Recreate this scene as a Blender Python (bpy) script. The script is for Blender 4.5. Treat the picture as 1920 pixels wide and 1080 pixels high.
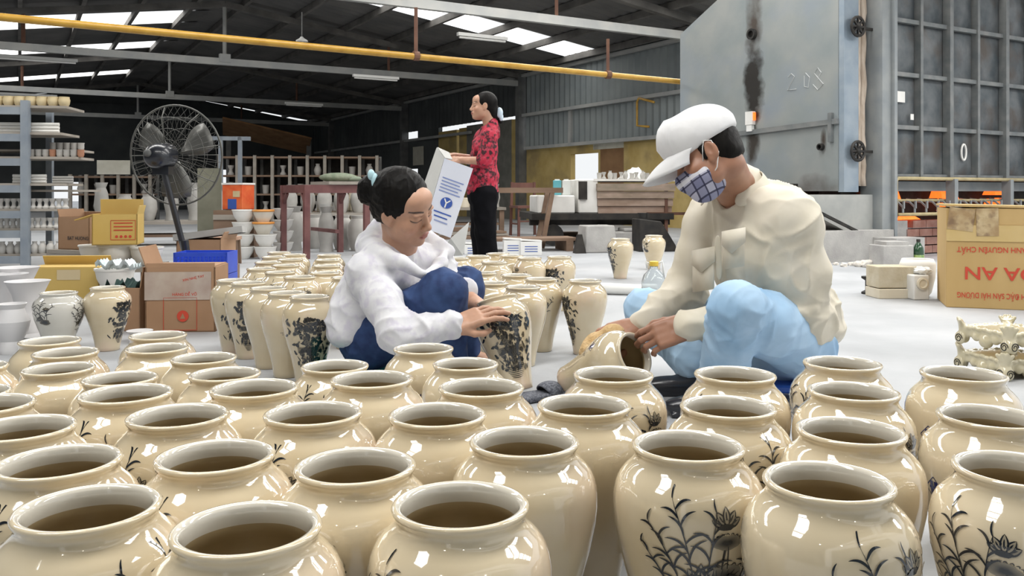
import bpy, bmesh, math, random
import numpy as np
from mathutils import Vector, Matrix
random.seed(7)
for _o in list(bpy.data.objects):
    bpy.data.objects.remove(_o)
SC = bpy.context.scene
COL = SC.collection
# ---------------------------------------------------------------- camera, sky, exposure
CAMH, FPX, HZ = 0.65, 1600.0, 360.0          # camera height, focal length in pixels, horizon row (1920x1080 frame)
_cd = bpy.data.cameras.new('camera'); CAM = bpy.data.objects.new('camera', _cd); COL.objects.link(CAM)
CAM.location = (0, 0, CAMH); CAM.rotation_euler = (math.pi/2, 0, 0)
_cd.sensor_width = 36; _cd.lens = FPX*36/1920; _cd.shift_y = -(540-HZ)/1920
_cd.clip_start = 0.05; _cd.clip_end = 300
SC.camera = CAM
W = bpy.data.worlds.new('overcast_sky'); SC.world = W; W.use_nodes = True
_bg = W.node_tree.nodes['Background']; _bg.inputs[0].default_value = (0.96, 0.985, 1.0, 1); _bg.inputs[1].default_value = 1.0
SKYLIGHT = 13.5
vs = SC.view_settings; vs.view_transform = 'Standard'; vs.look = 'None'; vs.exposure = -0.08; vs.gamma = 1; vs.use_curve_mapping = False
# ---------------------------------------------------------------- helpers
def P(x, y, Y):
    """a point of the photograph at a known depth Y"""
    return Vector(((x-960)*Y/FPX, Y, CAMH-(y-HZ)*Y/FPX))
def G(x, y):
    Y = CAMH*FPX/(y-HZ); return Vector(((x-960)*Y/FPX, Y, 0))
RA = math.radians(30); CD = Vector((math.cos(RA), math.sin(RA), 0)); DD = Vector((-math.sin(RA), math.cos(RA), 0))
def RM(s, t, z=0):
    """hall coordinates: s metres left of the right-hand wall, t metres deep along it"""
    return Vector((0.3, 20, z)) - CD*s + DD*t
def M(name, c1, c2=None, scale=6, rough=.55, metal=0, bump=0, bscale=60, coat=0, spec=.5, emis=0, ecol=None, detail=5,
      stretch=(1, 1, 1), lo=.35, hi=.65, c3=None, s3=2, trans=0, alpha=1, rnd=0, bdist=.01, ior=1.5, fold=0, fscale=7, fstretch=(1, 1, 1)):
    m = bpy.data.materials.new(name); m.use_nodes = True; nt = m.node_tree; N = nt.nodes; L = nt.links
    b = N['Principled BSDF']
    b.inputs['Roughness'].default_value = rough; b.inputs['Metallic'].default_value = metal
    b.inputs['Specular IOR Level'].default_value = spec; b.inputs['Coat Weight'].default_value = coat
    b.inputs['Coat Roughness'].default_value = .04; b.inputs['Transmission Weight'].default_value = trans
    b.inputs['Alpha'].default_value = alpha; b.inputs['IOR'].default_value = ior
    b.inputs['Base Color'].default_value = (*c1, 1)
    tc = N.new('ShaderNodeTexCoord'); mp = N.new('ShaderNodeMapping'); mp.inputs['Scale'].default_value = stretch
    L.new(tc.outputs['Object'], mp.inputs['Vector'])
    out = None
    if c2 is not None:
        n = N.new('ShaderNodeTexNoise'); n.inputs['Scale'].default_value = scale; n.inputs['Detail'].default_value = detail
        r = N.new('ShaderNodeValToRGB'); r.color_ramp.elements[0].position = lo; r.color_ramp.elements[1].position = hi
        r.color_ramp.elements[0].color = (*c1, 1); r.color_ramp.elements[1].color = (*c2, 1)
        L.new(mp.outputs[0], n.inputs['Vector']); L.new(n.outputs[0], r.inputs[0]); out = r.outputs[0]
        if c3 is not None:
            n3 = N.new('ShaderNodeTexNoise'); n3.inputs['Scale'].default_value = s3; n3.inputs['Detail'].default_value = 6
            r3 = N.new('ShaderNodeValToRGB'); r3.color_ramp.elements[0].position = .5; r3.color_ramp.elements[1].position = .68
            mx = N.new('ShaderNodeMix'); mx.data_type = 'RGBA'
            L.new(mp.outputs[0], n3.inputs['Vector']); L.new(n3.outputs[0], r3.inputs[0]); L.new(r3.outputs[0], mx.inputs[0])
            L.new(out, mx.inputs[6]); mx.inputs[7].default_value = (*c3, 1); out = mx.outputs[2]
    if rnd:
        oi = N.new('ShaderNodeObjectInfo'); hs = N.new('ShaderNodeHueSaturation')
        mr = N.new('ShaderNodeMapRange'); mr.inputs[3].default_value = 1-rnd; mr.inputs[4].default_value = 1+rnd
        L.new(oi.outputs['Random'], mr.inputs[0]); L.new(mr.outputs[0], hs.inputs['Value'])
        if out: L.new(out, hs.inputs['Color'])
        else: hs.inputs['Color'].default_value = (*c1, 1)
        out = hs.outputs[0]
    if out: L.new(out, b.inputs['Base Color'])
    if bump:
        n = N.new('ShaderNodeTexNoise'); n.inputs['Scale'].default_value = bscale; n.inputs['Detail'].default_value = 4
        bp = N.new('ShaderNodeBump'); bp.inputs['Strength'].default_value = bump; bp.inputs['Distance'].default_value = bdist
        L.new(mp.outputs[0], n.inputs['Vector']); L.new(n.outputs[0], bp.inputs['Height']); L.new(bp.outputs[0], b.inputs['Normal'])
    if fold:
        n = N.new('ShaderNodeTexNoise'); n.noise_type = 'RIDGED_MULTIFRACTAL'; n.inputs['Scale'].default_value = fscale; n.inputs['Detail'].default_value = 2.5; n.inputs['Distortion'].default_value = .6
        m2 = N.new('ShaderNodeMapping'); m2.inputs['Scale'].default_value = fstretch; L.new(tc.outputs['Object'], m2.inputs['Vector']); L.new(m2.outputs[0], n.inputs['Vector'])
        b2 = N.new('ShaderNodeBump'); b2.inputs['Strength'].default_value = fold; b2.inputs['Distance'].default_value = .02; L.new(n.outputs[0], b2.inputs['Height'])
        if b.inputs['Normal'].links: L.new(b.inputs['Normal'].links[0].from_socket, b2.inputs['Normal'])
        L.new(b2.outputs[0], b.inputs['Normal'])
    if emis:
        b.inputs['Emission Color'].default_value = (*(ecol or c1), 1); b.inputs['Emission Strength'].default_value = emis
    return m
class MB:
    """collects shapes, builds ONE mesh object"""
    def __init__(s): s.v = []; s.f = []; s.mi = []; s.cur = 0
    def add(s, vs, fs):
        o = len(s.v); s.v += [tuple(v) for v in vs]; s.f += [tuple(i+o for i in f) for f in fs]; s.mi += [s.cur]*len(fs); return s
    def box(s, c, d, rot=None, taper=1):
        x, y, z = d[0]/2, d[1]/2, d[2]/2; vs = []
        for k in (-1, 1):
            q = taper if k > 0 else 1
            vs += [Vector((-x*q, -y*q, k*z)), Vector((x*q, -y*q, k*z)), Vector((x*q, y*q, k*z)), Vector((-x*q, y*q, k*z))]
        if rot is not None:
            R = rot if isinstance(rot, Matrix) else Matrix.Rotation(rot, 3, 'Z'); vs = [R @ v for v in vs]
        c = Vector(c)
        return s.add([v+c for v in vs], [(3, 2, 1, 0), (4, 5, 6, 7), (0, 1, 5, 4), (1, 2, 6, 5), (2, 3, 7, 6), (3, 0, 4, 7)])
    def bar(s, a, b, w, h=None):
        a, b = Vector(a), Vector(b); d = b-a; L = d.length; h = h or w
        z = d.normalized(); up = Vector((0, 0, 1)) if abs(z.z) < .95 else Vector((0, 1, 0))
        x = up.cross(z).normalized(); y = z.cross(x)
        return s.box((a+b)/2, (w, h, L), Matrix((x, y, z)).transposed())
    def tube(s, pts, r, n=10, cap=True, closed=False):
        pts = [Vector(p) for p in pts]; R = r if hasattr(r, '__len__') else [r]*len(pts); vs = []; N = len(pts); px = None
        for i, p in enumerate(pts):
            if closed: d = pts[(i+1) % N]-pts[i-1]
            else: d = pts[min(i+1, N-1)]-pts[max(i-1, 0)]
            d.normalize()
            if px is None:
                up = Vector((0, 0, 1)) if abs(d.z) < .9 else Vector((1, 0, 0)); px = up.cross(d).normalized()
            px = (px-d*px.dot(d)).normalized(); py = d.cross(px)
            vs += [p+(px*math.cos(2*math.pi*k/n)+py*math.sin(2*math.pi*k/n))*R[i] for k in range(n)]
        fs = []
        for i in range(N if closed else N-1):
            j = (i+1) % N
            fs += [(i*n+k, i*n+(k+1) % n, j*n+(k+1) % n, j*n+k) for k in range(n)]
        if cap and not closed: fs += [tuple(range(n-1, -1, -1)), tuple((N-1)*n+k for k in range(n))]
        return s.add(vs, fs)
    def lathe(s, prof, n=32, c=(0, 0, 0), M3=None, a0=0, wob=None):
        vs = []; c = Vector(c)
        for (r, z) in prof:
            for k in range(n):
                a = a0+2*math.pi*k/n; q = Vector((r*math.cos(a), r*math.sin(a), z))
                if wob: q.x *= 1+wob(a, z); q.y *= 1+wob(a, z)
                if M3 is not None: q = M3 @ q
                vs.append(q+c)
        fs = []
        for i in range(len(prof)-1):
            fs += [(i*n+k, i*n+(k+1) % n, (i+1)*n+(k+1) % n, (i+1)*n+k) for k in range(n)]
        if prof[0][0] > 1e-4: fs.append(tuple(range(n-1, -1, -1)))
        if prof[-1][0] > 1e-4: fs.append(tuple((len(prof)-1)*n+k for k in range(n)))
        return s.add(vs, fs)
    def prism(s, poly, d, fr=None):
        """poly in the x-z plane, extruded d along y"""
        n = len(poly); vs = [Vector((x, 0, z)) for x, z in poly]+[Vector((x, d, z)) for x, z in poly]
        if fr is not None: vs = [fr @ v for v in vs]
        return s.add(vs, [tuple(range(n)), tuple(range(2*n-1, n-1, -1))]+[(k, k+n, (k+1) % n+n, (k+1) % n) for k in range(n)])
    def ball(s, c, r, n=12, m=8, R3=None):
        rr = r if hasattr(r, '__len__') else (r, r, r); vs = []; c = Vector(c)
        for i in range(m+1):
            th = math.pi*i/m
            for k in range(n):
                q = Vector((rr[0]*math.sin(th)*math.cos(2*math.pi*k/n), rr[1]*math.sin(th)*math.sin(2*math.pi*k/n), -rr[2]*math.cos(th)))
                if R3 is not None: q = R3 @ q
                vs.append(q+c)
        return s.add(vs, [(i*n+k, i*n+(k+1) % n, (i+1)*n+(k+1) % n, (i+1)*n+k) for i in range(m) for k in range(n)])
    def build(s, name, m, parent=None, smooth=False, bevel=0, loc=None, rotz=None):
        me = bpy.data.meshes.new(name); me.from_pydata(s.v, [], s.f)
        ms = m if isinstance(m, (list, tuple)) else [m]
        for q in ms: me.materials.append(q)
        if len(ms) > 1: me.polygons.foreach_set('material_index', s.mi)
        me.validate(); me.update()
        bm = bmesh.new(); bm.from_mesh(me); bmesh.ops.remove_doubles(bm, verts=bm.verts, dist=1e-6)
        bmesh.ops.recalc_face_normals(bm, faces=bm.faces)
        if bevel: bmesh.ops.bevel(bm, geom=list(bm.edges), offset=bevel, segments=1, affect='EDGES', profile=.5)
        bm.to_mesh(me); bm.free()
        if smooth:
            me.polygons.foreach_set('use_smooth', [True]*len(me.polygons))
            if smooth != True: me.set_sharp_from_angle(angle=math.radians(smooth))
        return link(name, me, parent, loc, rotz)
def link(name, me, parent=None, loc=None, rotz=None):
    o = bpy.data.objects.new(name, me); COL.objects.link(o)
    if parent is not None: o.parent = parent
    if loc is not None: o.location = loc
    if rotz is not None: o.rotation_euler = (0, 0, rotz)
    return o
def tag(o, label, cat, group=None, kind=None):
    o['label'] = label; o['category'] = cat
    if group: o['group'] = group
    if kind: o['kind'] = kind
    return o
def struct(o): o['kind'] = 'structure'; return o
def thing(name, label, cat, loc=(0, 0, 0), rotz=0, group=None):
    o = bpy.data.objects.new(name, None); COL.objects.link(o); o.empty_display_size = .05
    o.location = loc; o.rotation_euler = (0, 0, rotz); tag(o, label, cat, group); return o
def sthing(name, loc=(0, 0, 0), rotz=0):
    o = bpy.data.objects.new(name, None); COL.objects.link(o); o.location = loc; o.rotation_euler = (0, 0, rotz); o['kind'] = 'structure'; return o
KIDS = {}
def dup(root, loc=None, rotz=None, label=None, scale=None):
    def cp(o, par):
        c = o.copy(); COL.objects.link(c); c.parent = par
        for ch in [q for q in ALLKIDS(o)]: cp(ch, c)
        return c
    r = cp(root, None)
    if loc is not None: r.location = loc
    if rotz is not None: r.rotation_euler = (0, 0, rotz)
    if scale is not None: r.scale = (scale,)*3 if not hasattr(scale, '__len__') else scale
    if label: r['label'] = label
    return r
def ALLKIDS(o): return [c for c in bpy.data.objects if c.parent == o] if False else list(o.children)
ORD = ['first', 'second', 'third', 'fourth', 'fifth', 'sixth', 'seventh', 'eighth', 'ninth', 'tenth', 'eleventh', 'twelfth', 'thirteenth', 'fourteenth']
def V3(*a): return Vector(a)
# ---------------------------------------------------------------- sculpting with blended distance fields (numpy), meshed by surface nets
def cone(a, b, ra, rb, k=.01, sub=False, fr=None): return ('c', Vector(a), Vector(b), ra, rb, k, sub, fr)
def ell(c, r, k=.01, sub=False, fr=None, rot=None): return ('e', Vector(c), tuple(r) if hasattr(r, '__len__') else (r, r, r), rot, None, k, sub, fr)
def rbox(c, hs, rad, k=.01, sub=False, fr=None, rot=None): return ('b', Vector(c), tuple(hs), rot, rad, k, sub, fr)
class Frame:
    """local frame: origin and 3x3 rotation (columns = local axes in the parent)"""
    def __init__(s, o, R): s.o = Vector(o); s.R = R
    def w(s, p): return s.o+s.R @ Vector(p)
def frame(o, fwd, up):
    y = Vector(fwd).normalized(); z = Vector(up); z = (z-y*z.dot(y)).normalized(); x = y.cross(z)
    return Frame(o, Matrix((x, y, z)).transposed())
def sdf_mesh(ops, h, disp=None, smooth=1):
    cs = []
    for op in ops:
        fr = op[7]; W_ = (lambda p: fr.w(p)) if fr else (lambda p: p)
        if op[0] == 'c': c = (op[1]+op[2])/2; R = (op[1]-op[2]).length/2+max(op[3], op[4])
        elif op[0] == 'e': c = op[1]; R = max(op[2])
        else: c = op[1]; R = math.sqrt(sum(q*q for q in op[2]))+op[4]
        cs.append((np.array(W_(c)), R))
    if True:
        lo = np.min([c-R for (c, R), op in zip(cs, ops) if not op[6]], axis=0)-3*h; hi = np.max([c+R for (c, R), op in zip(cs, ops) if not op[6]], axis=0)+3*h
    n = np.ceil((hi-lo)/h).astype(int)+1; F = np.full(n, 1.0, np.float32)
    ax = [(lo[i]+h*np.arange(n[i])).astype(np.float32) for i in range(3)]
    for (c, R), op in zip(cs, ops):
        k = op[5]; mg = R+k+3*h; a = np.clip(np.floor((c-mg-lo)/h).astype(int), 0, n); b = np.clip(np.ceil((c+mg-lo)/h).astype(int)+1, 0, n)
        if (b <= a).any(): continue
        X = ax[0][a[0]:b[0]][:, None, None]; Y = ax[1][a[1]:b[1]][None, :, None]; Z = ax[2][a[2]:b[2]][None, None, :]
        fr = op[7]
        if fr:
            X, Y, Z = X-fr.o.x, Y-fr.o.y, Z-fr.o.z; r = fr.R
            X, Y, Z = r[0][0]*X+r[1][0]*Y+r[2][0]*Z, r[0][1]*X+r[1][1]*Y+r[2][1]*Z, r[0][2]*X+r[1][2]*Y+r[2][2]*Z
        if op[0] == 'c':
            p, q = op[1], op[2]; e = q-p; L2 = max(e.length_squared, 1e-12); X, Y, Z = X-p.x, Y-p.y, Z-p.z
            t = np.clip((X*e.x+Y*e.y+Z*e.z)/L2, 0, 1); d = np.sqrt((X-t*e.x)**2+(Y-t*e.y)**2+(Z-t*e.z)**2)-(op[3]+(op[4]-op[3])*t)
        else:
            p = op[1]; X, Y, Z = X-p.x, Y-p.y, Z-p.z
            if op[3] is not None:
                r = op[3]; X, Y, Z = r[0][0]*X+r[1][0]*Y+r[2][0]*Z, r[0][1]*X+r[1][1]*Y+r[2][1]*Z, r[0][2]*X+r[1][2]*Y+r[2][2]*Z
            if op[0] == 'e':
                rx, ry, rz_ = op[2]; k0 = np.sqrt((X/rx)**2+(Y/ry)**2+(Z/rz_)**2); k1 = np.sqrt((X/rx**2)**2+(Y/ry**2)**2+(Z/rz_**2)**2)+1e-9; d = k0*(k0-1)/k1
            else:
                hx, hy, hz = op[2]; qx, qy, qz = np.abs(X)-hx, np.abs(Y)-hy, np.abs(Z)-hz
                d = np.sqrt(np.maximum(qx, 0)**2+np.maximum(qy, 0)**2+np.maximum(qz, 0)**2)+np.minimum(np.maximum(qx, np.maximum(qy, qz)), 0)-op[4]
        S = F[a[0]:b[0], a[1]:b[1], a[2]:b[2]]
        if op[6]:
            hh = np.clip(.5-.5*(S+d)/k, 0, 1); S[...] = S*(1-hh)-d*hh+k*hh*(1-hh)
        else:
            hh = np.clip(.5+.5*(S-d)/k, 0, 1); S[...] = S*(1-hh)+d*hh-k*hh*(1-hh)
    I = F < 0; cnt = np.zeros(np.array(F.shape)-1, np.int8); sl = (slice(0, -1), slice(1, None))
    for i in (0, 1):
        for j in (0, 1):
            for k in (0, 1): cnt += I[sl[i], sl[j], sl[k]]
    act = (cnt > 0) & (cnt < 8); idx = np.argwhere(act); vid = np.full(act.shape, -1, np.int64); vid[act] = np.arange(len(idx))
    C = {(i, j, k): F[idx[:, 0]+i, idx[:, 1]+j, idx[:, 2]+k] for i in (0, 1) for j in (0, 1) for k in (0, 1)}
    acc = np.zeros((len(idx), 3)); num = np.zeros(len(idx))
    for p in C:
        for axis in range(3):
            if p[axis]: continue
            q = list(p); q[axis] = 1; q = tuple(q); A, B = C[p], C[q]; m = (A < 0) != (B < 0); t = np.where(m, A/(A-B+1e-12), 0); pos = np.tile(np.array(p, float), (len(idx), 1)); pos[:, axis] += t
            acc[m] += pos[m]; num[m] += 1
    V = (idx+acc/num[:, None])*h+lo
    faces = []
    for axis in range(3):
        o1, o2 = [(1, 2), (2, 0), (0, 1)][axis]; s0 = [slice(None)]*3; s1 = [slice(None)]*3; s0[axis] = slice(0, -1); s1[axis] = slice(1, None)
        A, B = I[tuple(s0)], I[tuple(s1)]; e = np.argwhere(A != B); e = e[(e[:, o1] > 0) & (e[:, o2] > 0)]
        fl_ = A[e[:, 0], e[:, 1], e[:, 2]]
        def g(d1, d2):
            q = e.copy(); q[:, o1] -= d1; q[:, o2] -= d2; return vid[q[:, 0], q[:, 1], q[:, 2]]
        Q = np.stack([g(1, 1), g(0, 1), g(0, 0), g(1, 0)], 1); Q[~fl_] = Q[~fl_][:, ::-1]; faces.append(Q)
    Fc = np.concatenate(faces)
    for _ in range(smooth):
        s = np.zeros_like(V); w = np.zeros(len(V))
        for i in range(4):
            a, b = Fc[:, i], Fc[:, (i+1) % 4]
            for c in range(3): s[:, c] += np.bincount(a, V[b, c], len(V))+np.bincount(b, V[a, c], len(V))
            w += np.bincount(a, minlength=len(V))+np.bincount(b, minlength=len(V))
        V = V*.5+.5*s/w[:, None]
    if disp is not None:
        nv = vnormals(V, Fc); V = V+nv*disp(V)[:, None]
    return V, Fc
def vnormals(V, Fc):
    fn = np.cross(V[Fc[:, 2]]-V[Fc[:, 0]], V[Fc[:, 3]]-V[Fc[:, 1]]); n = np.zeros_like(V)
    for i in range(4):
        for c in range(3): n[:, c] += np.bincount(Fc[:, i], fn[:, c], len(V))
    return n/(np.linalg.norm(n, axis=1)[:, None]+1e-12)
def np_mesh(name, V, Fc, mat, col=None):
    me = bpy.data.meshes.new(name); me.vertices.add(len(V)); me.vertices.foreach_set('co', np.ascontiguousarray(V, np.float32).ravel())
    Fc = np.ascontiguousarray(Fc, np.int32); me.loops.add(Fc.size); me.loops.foreach_set('vertex_index', Fc.ravel()); me.polygons.add(len(Fc)); me.polygons.foreach_set('loop_start', np.arange(0, Fc.size, 4, dtype=np.int32))
    me.update(calc_edges=True); me.validate(); me.polygons.foreach_set('use_smooth', [True]*len(me.polygons)); me.materials.append(mat)
    if col is not None:
        a = me.color_attributes.new('Col', 'FLOAT_COLOR', 'POINT'); c4 = np.ones((len(V), 4), np.float32); c4[:, :3] = col; a.data.foreach_set('color', c4.ravel())
    return me
def merge(parts):
    vs, fs, o = [], [], 0
    for v, f in parts: vs.append(v); fs.append(f+o); o += len(v)
    return np.concatenate(vs), np.concatenate(fs)
# ---------------------------------------------------------------- materials of the hall
m_floor = M('concrete_floor', (.36, .375, .395), (.45, .46, .475), scale=1.6, rough=.62, bump=.12, bscale=35, c3=(.32, .33, .345), s3=.9)
m_roof = M('roof_sheet_metal', (.10, .10, .10), (.16, .155, .15), scale=1.2, rough=.7, metal=.0)
m_purlin = M('steel_purlin', (.09, .088, .082), (.17, .16, .15), scale=3, rough=.7)
m_tie = M('painted_tie_beam', (.33, .34, .34), (.42, .42, .40), scale=3, rough=.6)
m_sky = M('skylight_sheet', (.95, .95, .95), rough=.6, emis=SKYLIGHT, ecol=(1, .985, .95))
m_skydim = M('dimmed_skylight_sheet', (.9, .9, .86), rough=.6, emis=3.2, ecol=(1, .985, .95))  # same sheet with its glow turned down so the far end stays dark
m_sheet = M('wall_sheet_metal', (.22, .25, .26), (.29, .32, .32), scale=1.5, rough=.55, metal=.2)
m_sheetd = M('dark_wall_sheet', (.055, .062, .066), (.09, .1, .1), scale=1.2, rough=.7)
m_yel = M('yellow_plaster', (.46, .33, .11), (.58, .44, .18), scale=2.5, rough=.85, c3=(.36, .27, .12), s3=1.6, bump=.2)
m_block = M('grey_block_wall', (.16, .16, .14), (.22, .215, .19), scale=5, rough=.9)
m_lintel = M('pale_lintel', (.52, .50, .42), (.6, .58, .5), rough=.8)
m_steel = M('dark_column_steel', (.10, .105, .105), (.16, .16, .155), scale=5, rough=.6)
m_gas = M('yellow_gas_pipe_paint', (.46, .25, .03), (.56, .33, .055), scale=8, rough=.4, coat=.2)
m_white = M('white_enamel', (.78, .78, .76), rough=.35)
m_rod = M('rusty_rod', (.11, .05, .035), (.16, .08, .05), rough=.8)
m_brownp = M('brown_plywood', (.22, .12, .055), (.30, .17, .08), scale=3, rough=.85)
# ---------------------------------------------------------------- floor
fl = MB(); fl.add([(-40, -8, 0), (40, -8, 0), (40, 60, 0), (-40, 60, 0)], [(0, 1, 2, 3)]); struct(fl.build('floor', m_floor))
# ---------------------------------------------------------------- roof
EAVE, RIDGE, SR, SL, T0, T1 = 3.42, 4.4, 6.8, 13.6, -19.5, 16.5
def roof_z(s): return EAVE+(RIDGE-EAVE)*(s/SR if s <= SR else (SL-s)/(SL-SR))
ceil = sthing('ceiling')
def roof_strip(sa, sb, ta, tb, mat, name, ribs=True):
    mb = MB(); n = max(2, int((tb-ta)/.125)) if ribs else 2; row = []
    for i in range(n+1):
        t = ta+(tb-ta)*i/n; dz = (.025 if i % 2 else 0) if ribs else 0.01
        row.append((RM(sa, t, roof_z(sa)+.06+dz), RM(sb, t, roof_z(sb)+.06+dz)))
    vs = [p for pr in row for p in pr]
    mb.add(vs, [(2*i, 2*i+1, 2*i+3, 2*i+2) for i in range(n)])
    return mb.build(name, mat, ceil)
SKY_R = [(-18.4, -17.4), (-15.2, -14.2), (-12.0, -11.0), (-8.8, -7.8), (-3.1, -2.1)]  # unseen front strips partly extra, added to brighten the foreground from the right
SKY_L = [(-16.3, -15.3), (-10.8, -9.8), (-4.2, -3.2), (1.5, 2.9), (5.6, 6.6), (11.2, 12.2)]
for (s0, s1, skyl) in ((-.3, SR, SKY_R), (SR, SL+.3, SKY_L)):
    t = T0
    for (a, b) in skyl+[(T1, T1)]:
        if a > t: roof_strip(s0, s1, t, a, m_roof, 'roof_sheet')
        if b > a:
            ns = 6
            for k in range(ns):
                sa = (.25 if s0 < 0 else 7.3)+k*((6.2 if s0 < 0 else 5.9)/ns); sb = sa+(6.2 if s0 < 0 else 5.9)/ns
                roof_strip(sa+.02, sb-.02, a, b, m_sky if a < -4 else m_skydim, 'skylight_panel', False)
            if s0 < 0: roof_strip(-.3, .25, a, b, m_roof, 'roof_sheet'); roof_strip(6.45, SR, a, b, m_roof, 'roof_sheet')
            else: roof_strip(SR, 7.3, a, b, m_roof, 'roof_sheet'); roof_strip(13.2, SL+.3, a, b, m_roof, 'roof_sheet')
        t = b
ridge = MB(); ridge.bar(RM(SR, T0, RIDGE+.1), RM(SR, T1, RIDGE+.1), .5, .06); ridge.build('ridge_cap', m_roof, ceil)
for k in range(14):
    s = .25+k*1.03 if k < 7 else 7.3+(k-7)*.983
    mb = MB(); mb.bar(RM(s, T0, roof_z(s)), RM(s, T1, roof_z(s)), .07, .12); mb.build('purlin', m_purlin, ceil)
# trusses
for i, t in enumerate((-19.2, -13.2, -6.6, 0, 7.0, 14.0)):
    tr = sthing('trim_%d' % (i+1))
    tr['label'] = 'steel roof truss with pale grey tie beam'
    mb = MB(); mb.bar(RM(0, t, 3.18), RM(SL, t, 3.18), .09, .13); mb.build('tie_beam', m_tie, tr)
    for (a, b) in ((0, SR), (SL, SR)):
        mb = MB(); mb.bar(RM(a, t, roof_z(a)-.10), RM(b, t, roof_z(b)-.10), .12, .11); mb.build('rafter', m_purlin, tr)
    mb = MB(); mb.bar(RM(SR, t, 3.2), RM(SR, t, RIDGE-.1), .06); mb.box(RM(SR, t, 3.25), (.2, .12, .16), RA); mb.build('king_post', m_tie, tr)
    for s in (3.4, 10.2):
        mb = MB(); mb.bar(RM(s, t, 3.2), RM(s, t, roof_z(s)-.1), .05); mb.build('hanger_rod', m_rod, tr)
# ---------------------------------------------------------------- right wall
wr = sthing('wall_right')
def wpiece(t0, t1, z0, z1, mat, name, th=.12, s=0, ribs=0, parent=None):
    mb = MB()
    if ribs:
        n = int((t1-t0)/ribs); vs = []
        for i in range(n+1):
            t = t0+(t1-t0)*i/n; ds = .03 if i % 2 else 0
            vs += [RM(s+ds, t, z0), RM(s+ds, t, z1)]
        mb.add(vs, [(2*i, 2*i+2, 2*i+3, 2*i+1) for i in range(n)])
    else:
        mb.box(RM(s-th/2, (t0+t1)/2, (z0+z1)/2), (th, t1-t0, z1-z0), RA)
    return mb.build(name, mat, parent or wr)
wpiece(-10.5, -.15, 1.66, 2.43, m_sheet, 'corrugated_sheet', ribs=.1, s=.03)
wpiece(-10.5, -.15, 2.43, 3.5, m_sheet, 'corrugated_sheet', ribs=.1)
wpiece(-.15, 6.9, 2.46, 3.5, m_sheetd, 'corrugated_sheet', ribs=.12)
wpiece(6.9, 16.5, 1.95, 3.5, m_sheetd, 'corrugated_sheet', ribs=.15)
for z, a, b in ((2.43, -8.5, -.1), (3.36, -8.5, 16), (1.66, -8.5, -.2), (2.2, 2.6, 16)):
    mb = MB(); mb.bar(RM(.1, a, z), RM(.1, b, z), .1, .07); mb.build('wall_girt', m_tie, wr)
for t in (-6.6, 0, 7.0, 14):
    mb = MB(); mb.box(RM(.1, t, 1.75), (.22, .16, 3.5), RA); mb.build('steel_column', m_steel, wr)
mb = MB(); mb.box(RM(.05, -2.0, 2.02), (.08, .1, .75), RA); mb.build('steel_post', m_tie, wr)
# plaster panels and openings between -8.5 and 16
for (a, b, z0, z1, mt, nm) in ((-8.5, -3.78, 0, 1.95, m_yel, 'plaster_panel'), (-3.78, -3.0, 0, 1.52, m_brownp, 'plywood_panel'), (-3.78, -2.75, 1.52, 1.64, m_lintel, 'lintel'),
                               (-3.0, -2.93, 0, 1.52, m_yel, 'plaster_panel'), (-2.93, -1.92, 0, .9, m_yel, 'plaster_panel'), (-2.93, -1.92, 1.46, 1.64, m_yel, 'plaster_panel'),
                               (-1.92, -.1, 0, 1.64, m_yel, 'plaster_panel'), (-.1, .62, 0, 2.39, m_yel, 'plaster_panel'), (.62, 3.0, 0, 2.40, m_block, 'block_panel'),
                               (3.0, 3.45, 0, 2.36, m_yel, 'plaster_panel'), (3.6, 4.75, 0, 2.34, m_yel, 'plaster_panel'), (4.75, 6.2, 0, 2.5, m_sheetd, 'sheet_panel'),
                               (6.2, 7.1, 0, .95, m_block, 'block_panel'), (6.2, 7.1, 1.35, 2.2, m_sheetd, 'sheet_panel'), (7.1, 16.5, 0, 2.2, m_sheetd, 'sheet_panel')):
    wpiece(a, b, z0, z1, mt, nm)
mb = MB(); mb.box(RM(.03, 6.1, 1.72), (.02, .75, .55), RA); mb.build('pale_board', m_lintel, wr)
mb = MB(); mb.tube([RM(.16, -4.9, 2.3), RM(.16, -4.45, 2.42), RM(.16, -4.4, 2.35), RM(.16, -4.4, 1.9), RM(.16, -4.75, 1.86)], .022, 8); mb.build('conduit_pipe', m_gas, wr, smooth=True)
# ---------------------------------------------------------------- back wall and left wall
wb = sthing('wall_back')
def bpiece(s0, s1, z0, z1, mat, name):
    mb = MB(); mb.box(RM((s0+s1)/2, T1, (z0+z1)/2), (s1-s0, .1, z1-z0), RA); return mb.build(name, mat, wb)
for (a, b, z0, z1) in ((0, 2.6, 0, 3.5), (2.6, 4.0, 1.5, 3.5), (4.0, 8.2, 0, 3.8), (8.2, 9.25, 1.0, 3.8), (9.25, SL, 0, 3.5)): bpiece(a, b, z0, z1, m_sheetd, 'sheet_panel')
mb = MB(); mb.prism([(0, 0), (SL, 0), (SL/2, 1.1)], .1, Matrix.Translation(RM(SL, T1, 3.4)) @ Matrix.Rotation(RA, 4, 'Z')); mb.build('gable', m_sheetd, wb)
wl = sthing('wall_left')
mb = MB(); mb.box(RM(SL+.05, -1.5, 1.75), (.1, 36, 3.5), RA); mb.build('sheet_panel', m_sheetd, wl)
wf = sthing('wall_front')  # unseen wall behind the camera, added to hold back light from the left front
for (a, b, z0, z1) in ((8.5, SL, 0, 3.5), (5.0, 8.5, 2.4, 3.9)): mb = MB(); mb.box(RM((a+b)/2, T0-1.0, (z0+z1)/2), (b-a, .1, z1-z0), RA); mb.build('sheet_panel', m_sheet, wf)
cp = thing('orange_lit_canopy', 'brown lean-to canopy with painted-in orange light on dark posts in the far hall', 'canopy', (P(500, 400, 26).x, 26, 0), RA*.5)
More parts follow.
